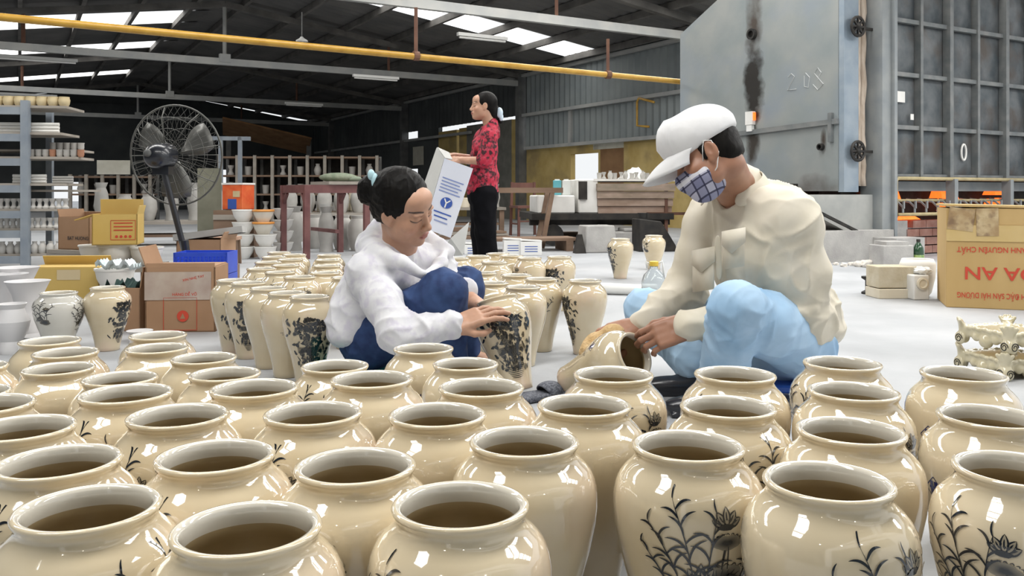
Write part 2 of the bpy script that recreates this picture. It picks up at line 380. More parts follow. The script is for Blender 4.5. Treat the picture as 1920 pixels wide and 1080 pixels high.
mb = MB(); mb.box((0, 0, 2.35), (2.6, 1.6, .05), Matrix.Rotation(.22, 3, 'Y') @ Matrix.Rotation(-.25, 3, 'X')); mb.build('canopy_sheet', M('orange_lit_brown_sheet', (.20, .10, .04), (.30, .16, .07), scale=3, rough=.9), cp)  # sheet coloured orange-brown to carry the warm light on the far ceiling
for x in (-1.1, 1.25): mb = MB(); mb.box((x, 0, 1.1), (.14, .14, 2.2)); mb.build('post', m_steel, cp)
# ---------------------------------------------------------------- gas pipe and lamps
gp = thing('gas_pipe', 'long yellow gas pipe crossing under the roof to the kiln', 'pipe')
A = Vector((2.09, 10.6, 2.02)); mb = MB(); mb.tube([A-CD*12+V3(0, 0, .10), A, A+V3(.14, -.04, .04), A+V3(.45, -.18, .06)], .034, 12); mb.build("pipe_run", m_gas, gp, smooth=True)
for d_, h_ in ((1.11, .42), (3.56, .5)):
    mb = MB(); q = A-CD*d_+V3(0, 0, .01*d_); mb.bar(q, q+V3(0, 0, h_), .035); mb.tube([q+V3(math.cos(a)*.0, 0, 0)+CD*(.03*k-.03) for k, a in enumerate((0, 0, 0))], .05, 12); mb.build('pipe_hanger', m_rod, gp)
for (x, y, Y, w, lb) in ((705, 147, 17.3, .98, 'white tube lamp on the tie beam above the standing woman'), (570, 197, 21.3, .95, 'small white tube lamp on the far tie beam left of the standing woman'),
                         (905, 72, 13.0, .85, 'white tube lamp fixed near the skylight strip on the right roof slope'), (70, 112, 15.4, 1.3, 'white tube lamp on the tie beam near the left edge'),
                         (50, 180, 19.8, 1.25, 'white tube lamp on the far tie beam above the ware rack')):
    o = thing('tube_lamp', lb, 'lamp', P(x, y, Y), RA, 'tube lamps under the roof')
    mb = MB(); mb.box((0, 0, .03), (w, .07, .05)); mb.build('lamp_housing', m_white, o)
    mb = MB(); mb.tube([(-w/2+.03, 0, -.015), (w/2-.03, 0, -.015)], .018, 8); mb.build('lamp_tube', m_white, o)
o = thing('pendant_lamp', 'small white pendant lamp hanging from the nearest tie beam', 'lamp', P(566, 78, 12.2))
mb = MB(); mb.lathe([(.015, .07), (.03, .05), (.085, .015), (.085, 0), (.02, 0)], 16); mb.build('lamp_shade', m_white, o, smooth=40)
mb = MB(); mb.ball((0, 0, -.03), .035); mb.build('bulb', m_white, o, smooth=True)
mb = MB(); mb.tube([(0, 0, .06), (0, 0, .42)], .008, 6); mb.build('cord', m_steel, o)

m_bulb = M('lit_bulb_glass', (1, .95, .85), rough=.3, emis=70, ecol=(1, .9, .75))
for k, (x, y) in enumerate(((-1.1, -1.3), (.35, -1.5), (1.7, -1.2), (3.0, 1.2))):
    o = thing('pendant_lamp', 'lit pendant bulb hanging over the jars behind the viewer, %s from left' % ORD[k], 'lamp', (x, y, 2.55), 0, 'lit bulbs over the foreground')
    mb = MB(); mb.ball((0, 0, 0), .04); mb.build('bulb', m_bulb, o, smooth=True)
    mb = MB(); mb.lathe([(.015, .1), (.03, .085), (.1, .05), (.1, .045), (.02, .06)], 16); mb.build('lamp_shade', m_white, o, smooth=40)
    mb = MB(); mb.tube([(0, 0, .09), (0, 0, 1.35)], .006, 6); mb.build('cord', m_steel, o)
# ---------------------------------------------------------------- glazed jars
JH = .318
PROF = [(0, 0), (.047, 0), (.050, .003), (.0515, .02), (.057, .055), (.066, .095), (.0785, .14), (.0895, .18), (.0965, .215), (.0984, .237), (.0978, .254), (.0945, .268), (.0890, .2785),
        (.0820, .2865), (.0757, .2925), (.0716, .2975), (.0697, .3015), (.0692, .3045), (.0698, .3070), (.0714, .3098), (.0731, .3126), (.0735, .3152), (.0722, .3174), (.0690, .318),
        (.0652, .3168), (.0630, .313), (.0622, .305), (.0622, .2965), (.0660, .287), (.0755, .277), (.0855, .264), (.0900, .25), (.0910, .236), (.0885, .21), (.08, .175), (.066, .12), (.05, .06), (.045, .03), (.0, .022)]
_pz = [p[1] for p in PROF[1:20]]; _pr = [p[0] for p in PROF[1:20]]
def jar_r(h): return float(np.interp(h, _pz, _pr))
m_glaze = M('cream_glaze', (.60, .495, .325), (.66, .57, .41), scale=7, rough=.06, coat=1, spec=.5, c3=(.68, .475, .37), s3=2.4, rnd=.05, detail=3)
def ink_mat(name, dark, light):
    m = bpy.data.materials.new(name); m.use_nodes = True; nt = m.node_tree; b = nt.nodes['Principled BSDF']
    a = nt.nodes.new('ShaderNodeAttribute'); a.attribute_name = 'ink'; r = nt.nodes.new('ShaderNodeValToRGB')
    r.color_ramp.elements[0].color = (*light, 1); r.color_ramp.elements[1].color = (*dark, 1); r.color_ramp.elements[1].position = .78
    nt.links.new(a.outputs['Fac'], r.inputs[0]); nt.links.new(r.outputs[0], b.inputs['Base Color'])
    b.inputs['Roughness'].default_value = .13; b.inputs['Coat Weight'].default_value = .8; b.inputs['Coat Roughness'].default_value = .04
    return m
DV = [0.0]
m_ink = ink_mat('blue_black_underglaze', (.008, .012, .018), (.36, .31, .22))
m_ink2 = ink_mat('cobalt_underglaze', (.01, .015, .10), (.40, .36, .30))
class Decal:
    """flat brush work laid on the jar wall: u = metres round the belly from the jar's front, v = height"""
    def __init__(s): s.v = []; s.f = []; s.c = []; s.off = .0006
    def pt(s, u, v, ink):
        v = min(.29, v+DV[0]); a = -math.pi/2+u/.099; r = jar_r(v)+s.off; s.v.append((r*math.cos(a), r*math.sin(a), v)); s.c.append(ink); return len(s.v)-1
    def stroke(s, pts, w, ink=1.0, taper=True, n=None):
        p = np.array(pts, float)
        if len(p) == 3:
            n = n or 9; t = np.linspace(0, 1, n)[:, None]; p = (1-t)**2*p[0]+2*t*(1-t)*p[1]+t**2*p[2]
        n = len(p); d = np.gradient(p, axis=0); d /= np.linalg.norm(d, axis=1)[:, None]+1e-9; nn = np.stack([-d[:, 1], d[:, 0]], 1); ids = []
        for i in range(n):
            t = i/(n-1); ww = w*((math.sin(math.pi*min(1, .12+t*.88))**.7) if taper else 1)*.5+.00015
            a, b = p[i]+nn[i]*ww, p[i]-nn[i]*ww; ids.append((s.pt(*a, ink), s.pt(*b, ink)))
        for i in range(n-1): s.f.append((ids[i][0], ids[i][1], ids[i+1][1], ids[i+1][0]))
        s.off += .000008
    def blob(s, u, v, ru, rv, i0=1, i1=.7, seg=14, rot=0, wob=.15, seed=0):
        rg = random.Random(seed+int(u*9999)); ph = [rg.uniform(0, 6.28) for _ in range(3)]; rings = max(2, int(max(ru, rv)/.004)); c = s.pt(u, v, i0); prev = None
        for k in range(1, rings+1):
            q = k/rings; cur = []
            for j in range(seg):
                a = 2*math.pi*j/seg; w = 1+wob*(math.sin(2*a+ph[0])+.6*math.sin(3*a+ph[1])+.5*math.sin(5*a+ph[2]))
                x, y = ru*q*w*math.cos(a), rv*q*w*math.sin(a)
                cur.append(s.pt(u+x*math.cos(rot)-y*math.sin(rot), v+x*math.sin(rot)+y*math.cos(rot), i0+(i1-i0)*q))
            for j in range(seg):
                s.f.append((c, cur[j], cur[(j+1) % seg]) if prev is None else (prev[j], cur[j], cur[(j+1) % seg], prev[(j+1) % seg]))
            prev = cur
        s.off += .000008
    def leaf(s, u, v, ang, L, w=.0032, bend=.35, ink=1.0):
        dx, dy = math.cos(ang)*L, math.sin(ang)*L
        s.stroke([(u, v), (u+dx*.55-dy*bend*.75, v+dy*.55+dx*bend*.75), (u+dx, v+dy)], w, ink, n=11)
    def reed(s, u, v, H, lean, n, side=1, L=.028):
        pts = [(u, v), (u+lean*.15, v+H*.55), (u+lean, v+H)]; s.stroke(pts, .0013, .95, n=14)
        for k in range(n):
            t = .15+.83*k/n; x = (1-t)**2*pts[0][0]+2*t*(1-t)*pts[1][0]+t*t*pts[2][0]; y = (1-t)**2*pts[0][1]+2*t*(1-t)*pts[1][1]+t*t*pts[2][1]
            sd = 1 if k % 2 else -1; ll = L*(1.25-.65*t); s.leaf(x, y, math.pi/2-sd*(.95+.3*math.sin(k*1.7)), ll, .0027, .50*sd, .8+.2*((k*7) % 3)/2)
        s.leaf(pts[2][0], pts[2][1], math.pi/2+lean*6, L*.5, .002, .3)
    def lotus(s, u, v, R, ink=.95, leaf=True):
        for k, a in enumerate((-1.1, 1.1, -.62, .62, 0)):
            an = math.pi/2-a; L = R*(1-.1*abs(a)); cx, cy = u+math.cos(an)*L*.52, v+math.sin(an)*L*.5
            s.blob(cx, cy, L*.5, R*.19, (.5, .5, .3, .3, .15)[k], (.2, .2, .1, .1, .05)[k], 10, an, .03, k)
            tip = (u+math.cos(an)*L, v+math.sin(an)*L)
            for sd in (-1, 1): s.stroke([(u, v), (cx-math.sin(an)*R*.36*sd, cy+math.cos(an)*R*.36*sd), tip], R*.085, 1, n=9)
            s.leaf(u+math.cos(an)*L*.35, v+math.sin(an)*L*.35, an, L*.4, R*.07, .1, .9)
        s.blob(u, v, R*.42, R*.16, 1, .75, 12, 0, .12)
    def pad(s, u, v, ru, rv, seed=0):
        s.blob(u, v, ru, rv, .98, .25, 20, 0, .10, seed)
        for k in range(9):
            a0 = math.pi*k/9+.05; a1 = math.pi*(k+1)/9-.05; m = (a0+a1)/2; s.stroke([(u+ru*math.cos(a0), v+rv*math.sin(a0)), (u+ru*1.28*math.cos(m), v+rv*1.35*math.sin(m)), (u+ru*math.cos(a1), v+rv*math.sin(a1))], .0011, 1, n=7)
    def build(s, name, mat):
        me = bpy.data.meshes.new(name); me.from_pydata(s.v, [], s.f); me.materials.append(mat); me.update()
        at = me.attributes.new('ink', 'FLOAT', 'POINT'); at.data.foreach_set('value', s.c)
        me.polygons.foreach_set('use_smooth', [True]*len(me.polygons)); return me
def motif_lotus(seed, big=1.0):
    rg = random.Random(seed); d = Decal(); DV[0] = .042
    # grey lotus pad wash with dark edge, two flowers, reeds fanning to the left
    d.pad(.026, .138, .030*big, .015*big, seed)
    d.blob(.012, .105, .030*big, .013, 1, .6, 18, -.1, .14, seed+1)
    d.pad(-.028, .118, .020, .012, seed+4)
    for k in range(7): d.leaf(.022+.004*(k-3), .133, math.pi/2-.5*(k-3)*.6, .018, .0012, .2, 1)
    d.stroke([(.02, .15), (.021, .17), (.024, .187)], .003, 1); d.stroke([(.028, .15), (.027, .17), (.026, .187)], .0015, .8)
    d.pad(.025, .184, .019, .010, seed+6)
    d.lotus(.024, .203, .022*big); d.lotus(-.008, .128, .028*big); d.lotus(.058, .172, .015)
    d.stroke([(.045, .125), (.055, .14), (.058, .163)], .002, .9)
    for (u, v, H, l, n, L) in ((-.015, .11, .125, -.03, 10, .034), (-.03, .105, .10, -.045, 9, .03), (0, .12, .10, .012, 7, .032), (.05, .11, .085, .04, 7, .026), (-.045, .10, .075, -.04, 7, .024)):
        d.reed(u, v, H, l, n, 1, L)
    for k in range(9): d.leaf(-.05+.012*k, .10, math.pi/2+rg.uniform(-.6, .6), rg.uniform(.02, .05), .0028, rg.uniform(-.4, .4))
    for k in range(5): d.stroke([(-.05+.01*k, .085-.006*k), (0, .083-.006*k), (.05-.006*k, .087-.006*k)], .0018, .7)
    DV[0] = 0; return d.build('lotus_painting', m_ink)
def motif_reeds(seed):
    d = Decal(); DV[0] = .036
    for (u, v, H, l, n, L) in ((0, .16, .10, .01, 8, .03), (-.02, .15, .085, -.03, 7, .03), (.02, .15, .075, .035, 6, .028)): d.reed(u, v, H, l, n, 1, L)
    d.stroke([(.03, .15), (.034, .18), (.03, .205)], .002, 1); d.lotus(.03, .203, .018); d.lotus(-.004, .15, .022); d.blob(.02, .14, .028, .012, 1, .5, 18, 0, .15, seed)
    for k in range(6): d.leaf(-.03+.012*k, .14, math.pi/2+.3*(k-3), .04, .0028, .3)
    DV[0] = 0; return d.build('reed_painting', m_ink)
def motif_village(seed, wide=1.0):
    rg = random.Random(seed); d = Decal()
    for k in range(int(115*wide**2)):
        u = rg.gauss(0, .032)*wide; v = .07+rg.random()*.175; d.blob(u, v, rg.uniform(.005, .014), rg.uniform(.003, .009), rg.uniform(.7, 1), rg.uniform(.4, 1), 9, rg.uniform(0, 3), .25, seed+k)
    for k in range(9):
        u = -.034*wide+.0085*k*wide; d.stroke([(u, .085), (u, .10), (u+.001, .118)], .0018, 1); d.stroke([(u+.004, .088), (u+.004, .10), (u+.004, .114)], .001, .8)
    for k in range(8): d.stroke([(-.05*wide, .122+.003*k), (0, .13+.002*k), (.05*wide, .122+.003*k)], .0016, .75)
    for k in range(4): d.lotus(rg.uniform(-.04, .04)*wide, rg.uniform(.06, .095), .012)
    for k in range(7): d.stroke([(-.05*wide+.006*k, .08-.006*k), (0, .074-.006*k), (.05*wide-.005*k, .08-.006*k)], .0022, .9)
    d.stroke([(0, .2), (.02, .235), (.05*wide, .245)], .004, 1); d.stroke([(0, .2), (-.02, .235), (-.05*wide, .24)], .004, 1)
    for k in range(16): d.leaf(rg.uniform(-.05, .05)*wide, rg.uniform(.2, .245), rg.uniform(0, 6.28), .014, .003, .3)
    return d.build('village_painting', m_ink)
def motif_emblem():
    d = Decal(); a = .018
    for q in (((-a, 0), (0, a)), ((0, a), (a, 0)), ((a, 0), (0, -a)), ((0, -a), (-a, 0))):
        pts = [(q[0][0]+(q[1][0]-q[0][0])*t, .215+q[0][1]+(q[1][1]-q[0][1])*t) for t in np.linspace(0, 1, 5)]; d.stroke(pts, .0011, .9, False)
    for sx in (-.0042, .0042): d.stroke([(sx, .204+.0045*k) for k in range(6)], .006, 1, False)
    d.stroke([(-.009+.0036*k, .217) for k in range(6)], .0035, 1, False)
    for r_, (w, h) in enumerate(((.052, .178), (.036, .171))):
        n = int(w/.0035)
        for k in range(n):
            u = -w/2+k*.0035; rr = random.Random(k+31*r_); d.stroke([(u, h-.0018), (u+rr.uniform(-.0006, .0014), h), (u+.0012, h+rr.uniform(.0006, .002))], .001, .9, False, 4)
    return d.build('emblem_with_lettering', m_ink2)
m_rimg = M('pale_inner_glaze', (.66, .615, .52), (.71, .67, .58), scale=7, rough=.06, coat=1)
m_inside = M('shade_brown_inner_glaze', (.40, .305, .165), (.48, .375, .22), scale=9, rough=.2, coat=.5)  # glaze browned below the neck to paint in the jar's inner shade
ME_JAR = None
def jar_mesh():
    global ME_JAR
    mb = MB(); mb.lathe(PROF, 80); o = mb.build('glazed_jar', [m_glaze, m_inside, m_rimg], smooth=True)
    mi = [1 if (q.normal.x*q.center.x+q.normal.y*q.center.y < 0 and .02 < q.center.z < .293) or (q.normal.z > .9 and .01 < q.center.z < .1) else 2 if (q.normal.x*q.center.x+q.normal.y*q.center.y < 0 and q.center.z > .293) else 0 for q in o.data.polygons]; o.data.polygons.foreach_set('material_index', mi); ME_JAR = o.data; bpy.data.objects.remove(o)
jar_mesh()
DEC = {'lotus': motif_lotus(1), 'lotus2': motif_lotus(5, 1.1), 'reeds': motif_reeds(3), 'village': motif_village(11), 'village2': motif_village(23, 1.25), 'emblem': motif_emblem()}
DEC_NAME = {'lotus': 'lotus_painting', 'lotus2': 'lotus_painting', 'reeds': 'reed_painting', 'village': 'village_painting', 'village2': 'village_painting', 'emblem': 'painted_emblem'}
JARS = []
def jar(loc, label, group, decs, scale=1.0, rotz=0, hs=1.0):
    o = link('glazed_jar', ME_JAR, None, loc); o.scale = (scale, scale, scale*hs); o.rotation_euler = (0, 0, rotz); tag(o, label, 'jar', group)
    for nm, th in decs:
        c = link(DEC_NAME[nm], DEC[nm], o); c.rotation_euler = (0, 0, math.radians(th)-rotz)
    JARS.append(o); return o
def rim(x, y, sc=1.0, hs=1.0):
    Y = (CAMH-(JH-.004)*sc*hs)*FPX/(y-HZ); return Vector(((x-960)*Y/FPX, Y, 0))
FRONT = [  # row, then (rim centre x, y, painting, angle, what the label says of it)
 ('front row', [(165, 955, 'reeds', 48, 'reeds showing at its right'), (463, 993, 'lotus', 120, 'a plain pinkish front'), (862, 949, 'lotus', -28, 'reeds at its lower left'),
   (1553, 905, 'lotus2', 46, 'reeds at its lower right'), (1910, 882, 'lotus', -22, 'reeds across its front')]),
 ('second row', [(112, 868, 'reeds', -48, 'reeds at its far left'), (406, 858, 'reeds', -48, 'a lotus at its left'), (663, 876, 'emblem', 36, 'a small square emblem at its right'),
   (982, 830, 'lotus', 178, 'a plain pink blush front'), (1290, 838, 'lotus2', 14, 'a large lotus pond painting'), (1595, 810, 'reeds', 150, 'a plain front'), (1857, 783, 'emblem', -48, 'an emblem at its left')]),
 ('third row', [(30, 800, 'lotus', 170, 'a plain front'), (338, 780, 'reeds', -48, 'reeds at its left'), (587, 777, 'reeds', -40, 'a blue lotus at its left'), (824, 778, 'lotus', 170, 'a pinkish plain front'),
   (1095, 762, 'lotus', 165, 'a plain glossy front'), (1365, 765, 'reeds', 38, 'lotus bud at its right'), (1600, 736, 'lotus', 48, 'reeds at its far right'), (1806, 703, 'emblem', -34, 'a blue emblem at its left')]),
 ('fourth row', [(-25, 765, 'lotus', 180, 'a plain front'), (236, 740, 'reeds', -48, 'dark reeds at its left'), (474, 731, 'lotus', 180, 'a plain front'), (697, 713, 'lotus', 170, 'a plain front'), (900, 730, 'lotus', 160, 'a pinkish plain front'),
   (1150, 704, 'lotus', 34, 'a blue-black lotus at its right'), (1378, 704, 'emblem', 170, 'a plain front'), (1579, 683, 'lotus', -48, 'reeds at its left')]),
 ('rear rows', [(-60, 738, 'lotus', 180, 'cut by the left edge'), (209, 708, 'lotus', 180, 'its rim nearest the middle'), (-50, 690, 'lotus', 180, 'barely entering at left'), (122, 690, 'lotus', 180, 'a broad bare shoulder'),
   (414, 698, 'lotus', 48, 'dark reeds at its lower right'), (369, 673, 'lotus', 180, 'half hidden by a nearer rim'), (281, 657, 'lotus', 180, 'below the small back rim'), (143, 661, 'lotus', 180, 'before the rearmost left rim'),
   (102, 645, 'lotus', 180, 'the rearmost rim at left'), (296, 632, 'lotus', 180, 'rearmost rim beside bare floor'), (628, 688, 'reeds', -44, 'standing before the teal stool'), (794, 655, 'lotus', 180, 'standing before the squatting woman'), (873, 684, 'lotus', 180, 'standing left of the jar she rubs')]),
]
def relax(pts, dmin, fixed=(), it=400):
    p = np.array([[q.x, q.y] for q in pts]); f = np.array([[q.x, q.y] for q in fixed]).reshape(-1, 2); o = p.copy()
    for _ in range(it):
        for A, own in ((p, True), (f, False)):
            if not len(A): continue
            d = p[:, None]-A[None]; L = np.linalg.norm(d, axis=2)+1e-9
            if own: np.fill_diagonal(L, 9)
            push = np.clip(dmin-L, 0, None)*(.5 if own else 1)
            p = p+(d/L[..., None]*push[..., None]).sum(1)*.7
    return [Vector((a, b, 0)) for a, b in p]
RSC = lambda rn: .93 if rn == 'rear rows' else 1.0
_fr = [rim(c[0], c[1], RSC(rn)) for rn, l in FRONT for c in l]; FP = iter(relax(_fr, .188))
for rn, lst in FRONT:
    for k, (x, y, dn, th, desc) in enumerate(lst):
        p = next(FP); jt = ((k*37+len(rn)*11) % 17)/17-.5
        az = -math.degrees(math.atan2(p.x, p.y))
        decs = [(dn, th+az)] if dn != 'emblem' else [('emblem', th+az), ('lotus', th+az+170)]
        if dn != 'emblem': decs.append(('emblem', th+az+180))
        jar(p, 'cream jar, %s, %s from left in the %s' % (desc, ORD[k], rn), 'jars of the foreground', decs, RSC(rn), jt)
# block of jars left of the squatting woman
EDGE = [(438, 526, 'village', 10), (466, 531, 'village', 0), (503, 541, 'lotus', 150), (538, 550, 'emblem', 0), (580, 557, 'village2', 5)]
blk = []
for k, (x, y, dn, th) in enumerate(EDGE):
    p = rim(x, y, .93); az = -math.degrees(math.atan2(p.x, p.y)); blk.append(p)
    jar(p, 'jar with %s, %s from left along the block edge' % (['a dark village painting', 'a black village painting', 'a plain yellowish side', 'a small emblem and lettering', 'a broad dense village painting'][k], ORD[k]),
        'jars in the block behind the foreground', [(dn, th+az)]+([('lotus', th+az+60)] if dn == 'emblem' else []), .93, k*.7)
rows = {}
for r_ in range(0, 9):
    for c_ in range(0, 12):
        q = Vector((blk[0].x+.03, blk[0].y+.165, 0))+Vector((.205*c_-.035*r_+(.1 if r_ % 2 else 0), .178*r_-.03*c_, 0))
        px = 960+q.x*FPX/q.y
        if px < 420-r_*2 or px > 700: continue
        if min((q-b).length for b in blk) < .186: continue
        # stay behind the edge line
        a, b = blk[0], blk[4]; n = Vector(((b-a).y, -(b-a).x, 0)).normalized()
        if (q-a).dot(-n) < .12: continue
        blk.append(q); rows.setdefault(r_, []).append(q)
for r_ in sorted(rows):
    for k, q in enumerate(rows[r_]):
        jar(q, 'cream jar %s from left, %s row of the block behind the painted jars' % (ORD[k], ORD[r_]), 'jars in the block behind the foreground', [('village', 180), ('lotus', 20+k*77)], .93, k*.9+r_)
# jars right of the woman
RIGHT = [(974, 538, 'village', 200, 'tall plain jar standing right behind the jar the woman rubs'), (1079, 526, 'village', -62, 'big jar nearest the man with a dark painting down its left side'),
         (1020, 523, 'lotus', -20, 'jar between the two tall plain jars right of the woman'), (928, 532, 'lotus', 190, 'jar beside the woman\'s wrist with a hidden painting'), (966, 517, 'lotus', 100, 'jar second behind the jar the woman rubs'),
         (915, 513, 'lotus', 200, 'jar tucked just right of the woman\'s far knee'), (992, 484, 'lotus', -60, 'jar in the back row with a painting peeping at its left'), (1048, 482, 'village', -25, 'rightmost back-row jar with a black floral painting'),
         (927, 492, 'lotus', 170, 'back-row jar right above the woman\'s far knee'), (955, 480, 'lotus', 180, 'rearmost jar below the white cartons'), (934, 476, 'lotus', 120, 'rearmost jar at the foot of the black trousers'),
         (862, 484, 'lotus', 180, 'back-row jar just behind the woman\'s collar'), (895, 481, 'lotus', 180, 'back-row jar left of the black trousers'), (862, 503, 'lotus', 160, 'jar half hidden by the woman\'s chest')]
_rp = iter(relax([rim(c[0], c[1], .93) for c in RIGHT], .186))
for (x, y, dn, th, lb) in RIGHT:
    p = next(_rp); az = -math.degrees(math.atan2(p.x, p.y)); jar(p, lb, 'jars right of the squatting woman', [(dn, th+az)], .93, x*.01)
# two jars on the floor further back, two by the boxes
for (x, y, base, dn, th, sc, lb) in ((1163, 447, 522, 'village', -62, 1.0, 'tall pale jar alone on the grey floor, black painting at its left'), (1226, 441, 505, 'reeds', -55, 1.0, 'pale jar behind the clear plastic jug'),
                                     (110, 548, 662, 'lotus', 78, .98, 'greyish white jar at the left with a faint twig drawing'), (202, 538, 656, 'village', 48, .93, 'tan jar beside the open carton, dark flowers at its right')):
    Y = CAMH*FPX/(base-HZ); p = Vector(((x-960)*Y/FPX, Y, 0)); az = -math.degrees(math.atan2(p.x, p.y))
    jar(p, lb, 'single jars on the floor', [(dn, th+az)]+([('reeds', -45+az)] if x == 110 else []), sc, 0, ((CAMH-(y-HZ)*Y/FPX)/(JH*sc)))
    if x == 110: JARS[-1].material_slots[0].link = 'OBJECT'; JARS[-1].material_slots[0].material = M('greyish_white_glaze', (.58, .56, .50), (.64, .62, .57), scale=7, rough=.1, coat=1)
# ================================================================ right side: kiln and what stands round it
m_kpanel = M('weathered_kiln_panel', (.075, .09, .10), (.18, .19, .195), scale=3.5, rough=.5, metal=.35, c3=(.10, .085, .075), s3=2.2, bump=.2, bscale=12, detail=8)
m_kframe = M('kiln_frame_steel', (.24, .265, .28), (.32, .335, .335), scale=4, rough=.55, metal=.2)
m_krib = M('kiln_rib_steel', (.15, .165, .17), (.23, .235, .23), scale=6, rough=.55, metal=.2)
m_dark = M('near_black', (.018, .016, .015), (.04, .035, .03), scale=8, rough=.9)  # plain near-black for recess backs, gaps, flue and rack backing
m_fire = M('glowing_burner_brick', (.9, .22, .04), (.8, .12, .02), scale=14, rough=.8, emis=1.6, ecol=(1, .16, .02))
m_ember = M('red_hot_lining', (.35, .07, .03), rough=.9, emis=.5, ecol=(1, .12, .03))
m_fibre = M('insulation_fibre', (.42, .34, .27), (.58, .50, .42), scale=20, rough=.95, bump=.6, bscale=40, stretch=(1, 1, .25))
m_conc = M('grey_concrete', (.34, .33, .32), (.45, .44, .42), scale=5, rough=.9, bump=.3)
m_pipeo = M('ochre_pipe', (.36, .29, .15), (.48, .40, .22), scale=10, rough=.5)
m_brick = M('red_brown_brick', (.28, .13, .10), (.38, .22, .18), scale=9, rough=.9)
m_card = M('kraft_cardboard', (.47, .31, .12), (.54, .37, .16), scale=3, rough=.8, stretch=(1, 1, .2))
m_card2 = M('brown_cardboard', (.33, .19, .105), (.41, .25, .15), scale=3, rough=.8)
m_cardy = M('yellow_cardboard', (.56, .38, .10), (.63, .45, .15), scale=3, rough=.75)
m_tape = M('old_packing_tape', (.36, .24, .12), (.56, .44, .26), scale=14, rough=.35, c3=(.22, .14, .08), s3=18)
m_red = M('red_print', (.55, .06, .03), rough=.7)
m_blueprint = M('blue_print', (.035, .09, .36), rough=.6)
m_blackprint = M('black_print', (.03, .03, .035), rough=.7)
m_plaster = M('white_plaster', (.70, .69, .66), (.78, .77, .74), scale=6, rough=.85)
m_bisque = M('bisque_clay', (.62, .55, .42), (.70, .64, .52), scale=5, rough=.8)
m_rawgrey = M('raw_grey_ware', (.40, .385, .36), (.50, .485, .46), scale=5, rough=.85)
m_wood = M('dark_red_wood', (.11, .045, .035), (.17, .075, .055), scale=6, rough=.6, stretch=(1, 1, .2))
m_woodb = M('brown_wood', (.16, .10, .065), (.24, .16, .11), scale=6, rough=.75, stretch=(.3, 1, 1))
m_stand = M('olive_cream_glaze', (.52, .46, .30), (.62, .56, .40), scale=9, rough=.2, coat=.6)
m_iron = M('black_iron', (.02, .02, .02), (.045, .04, .035), scale=10, rough=.6, metal=.4)
def text_mesh(body, size, mat, name, parent, M4, extrude=.0, width=None):
    c = bpy.data.curves.new(name, 'FONT'); c.body = body; c.size = size; c.align_x = 'CENTER'; c.align_y = 'CENTER'; c.extrude = extrude; c.offset = size*.012
    t = bpy.data.objects.new(name, c); COL.objects.link(t); dg = bpy.context.evaluated_depsgraph_get(); dg.update()
    me = bpy.data.meshes.new_from_object(t.evaluated_get(dg)); bpy.data.objects.remove(t); me.materials.clear(); me.materials.append(mat)
    
    if width:
        xs = [v.co.x for v in me.vertices]; k = width/(max(xs)-min(xs)); me.transform(Matrix.Diagonal((k, size/.1*.1/size*1.0 if False else 1, 1, 1)))
    me.transform(M4); return link(name, me, parent)
def facing(loc, rx=90, rot=0):
    """matrix for lettering: text plane stood up to face -y, turned rot degrees in its own plane"""
    return Matrix.Translation(loc) @ Matrix.Rotation(math.radians(rx), 4, 'X') @ Matrix.Rotation(math.radians(rot), 4, 'Z')
KS = .84
KI = thing('kiln', 'tall grey steel-clad kiln with ribbed panels and glowing burners', 'kiln', (4.45*KS, 10*KS, .104), RA); KI.scale = (KS,)*3
FZ = -.104/KS
mb = MB(); mb.box((1.9, 1.3, 2.2), (4.2, 2.4, 2.76)); mb.build('kiln_body', m_kpanel, KI)
mb = MB(); mb.box((-.11, .12, 1.85), (.2, .3, 3.5)); mb.box((-.03, -.05, 1.85), (.05, .06, 3.5)); mb.build('frame_post', m_kframe, KI)
cx = [.02, .57, 1.13, 1.73, 2.33, 2.92, 3.5]; rz = [.84, 1.42, 2.05, 2.69, 3.33]
m_patch = [m_kpanel]
for i in range(6):
    for j in range(4):
        x0, x1, z0, z1 = cx[i]+.035, cx[i+1]-.035, rz[j]+.03, rz[j+1]-.03; n = 5; vs = []
        for b in range(n):
            for a in range(n):
                u, v = a/(n-1), b/(n-1); vs.append((x0+(x1-x0)*u, .085-.035*math.sin(math.pi*u)*math.sin(math.pi*v), z0+(z1-z0)*v))
        mb = MB(); mb.add(vs, [(b*n+a, b*n+a+1, (b+1)*n+a+1, (b+1)*n+a) for a in range(n-1) for b in range(n-1)]); mb.build('panel', m_kpanel, KI, smooth=True)
for i, x in enumerate(cx):
    mb = MB(); w = .07 if i % 2 == 0 else .05; mb.box((x, .03 if i % 2 == 0 else .05, 2.15), (w, .1, 2.7)); mb.build('vertical_rib', m_krib, KI)
for z in rz:
    mb = MB(); mb.box((1.76, .055, z), (3.5, .07, .05)); mb.build('horizontal_rib', m_krib, KI)
for (x, z, w, h) in ((.2, 1.78, .17, .13), (.42, 1.55, .06, .07)):
    mb = MB(); mb.box((x, .03, z), (w, .004, h)); mb.build('paper_sticker', m_plaster, KI)
mb = MB(); mb.tube([(1.45+.05*math.cos(a), .03, 1.15+.1*math.sin(a)) for a in np.linspace(0, 2*math.pi, 16)[:-1]], .014, 6, closed=True); mb.build('port_ring', m_plaster, KI, smooth=True)
mb = MB(); mb.tube([(.05, -.02, .35), (.05, -.02, .78), (.09, -.02, .81), (3.6, -.02, .81)], .022, 8); mb.build('gas_manifold', m_pipeo, KI, smooth=True)
mb = MB(); mb.tube([(.05, -.05, .385), (3.6, -.05, .385)], .02, 8); mb.build('lower_manifold', m_pipeo, KI, smooth=True)
mb = MB(); mb.box((1.9, .55, .54), (4.2, .1, .6)); mb.build('burner_recess', m_dark, KI)
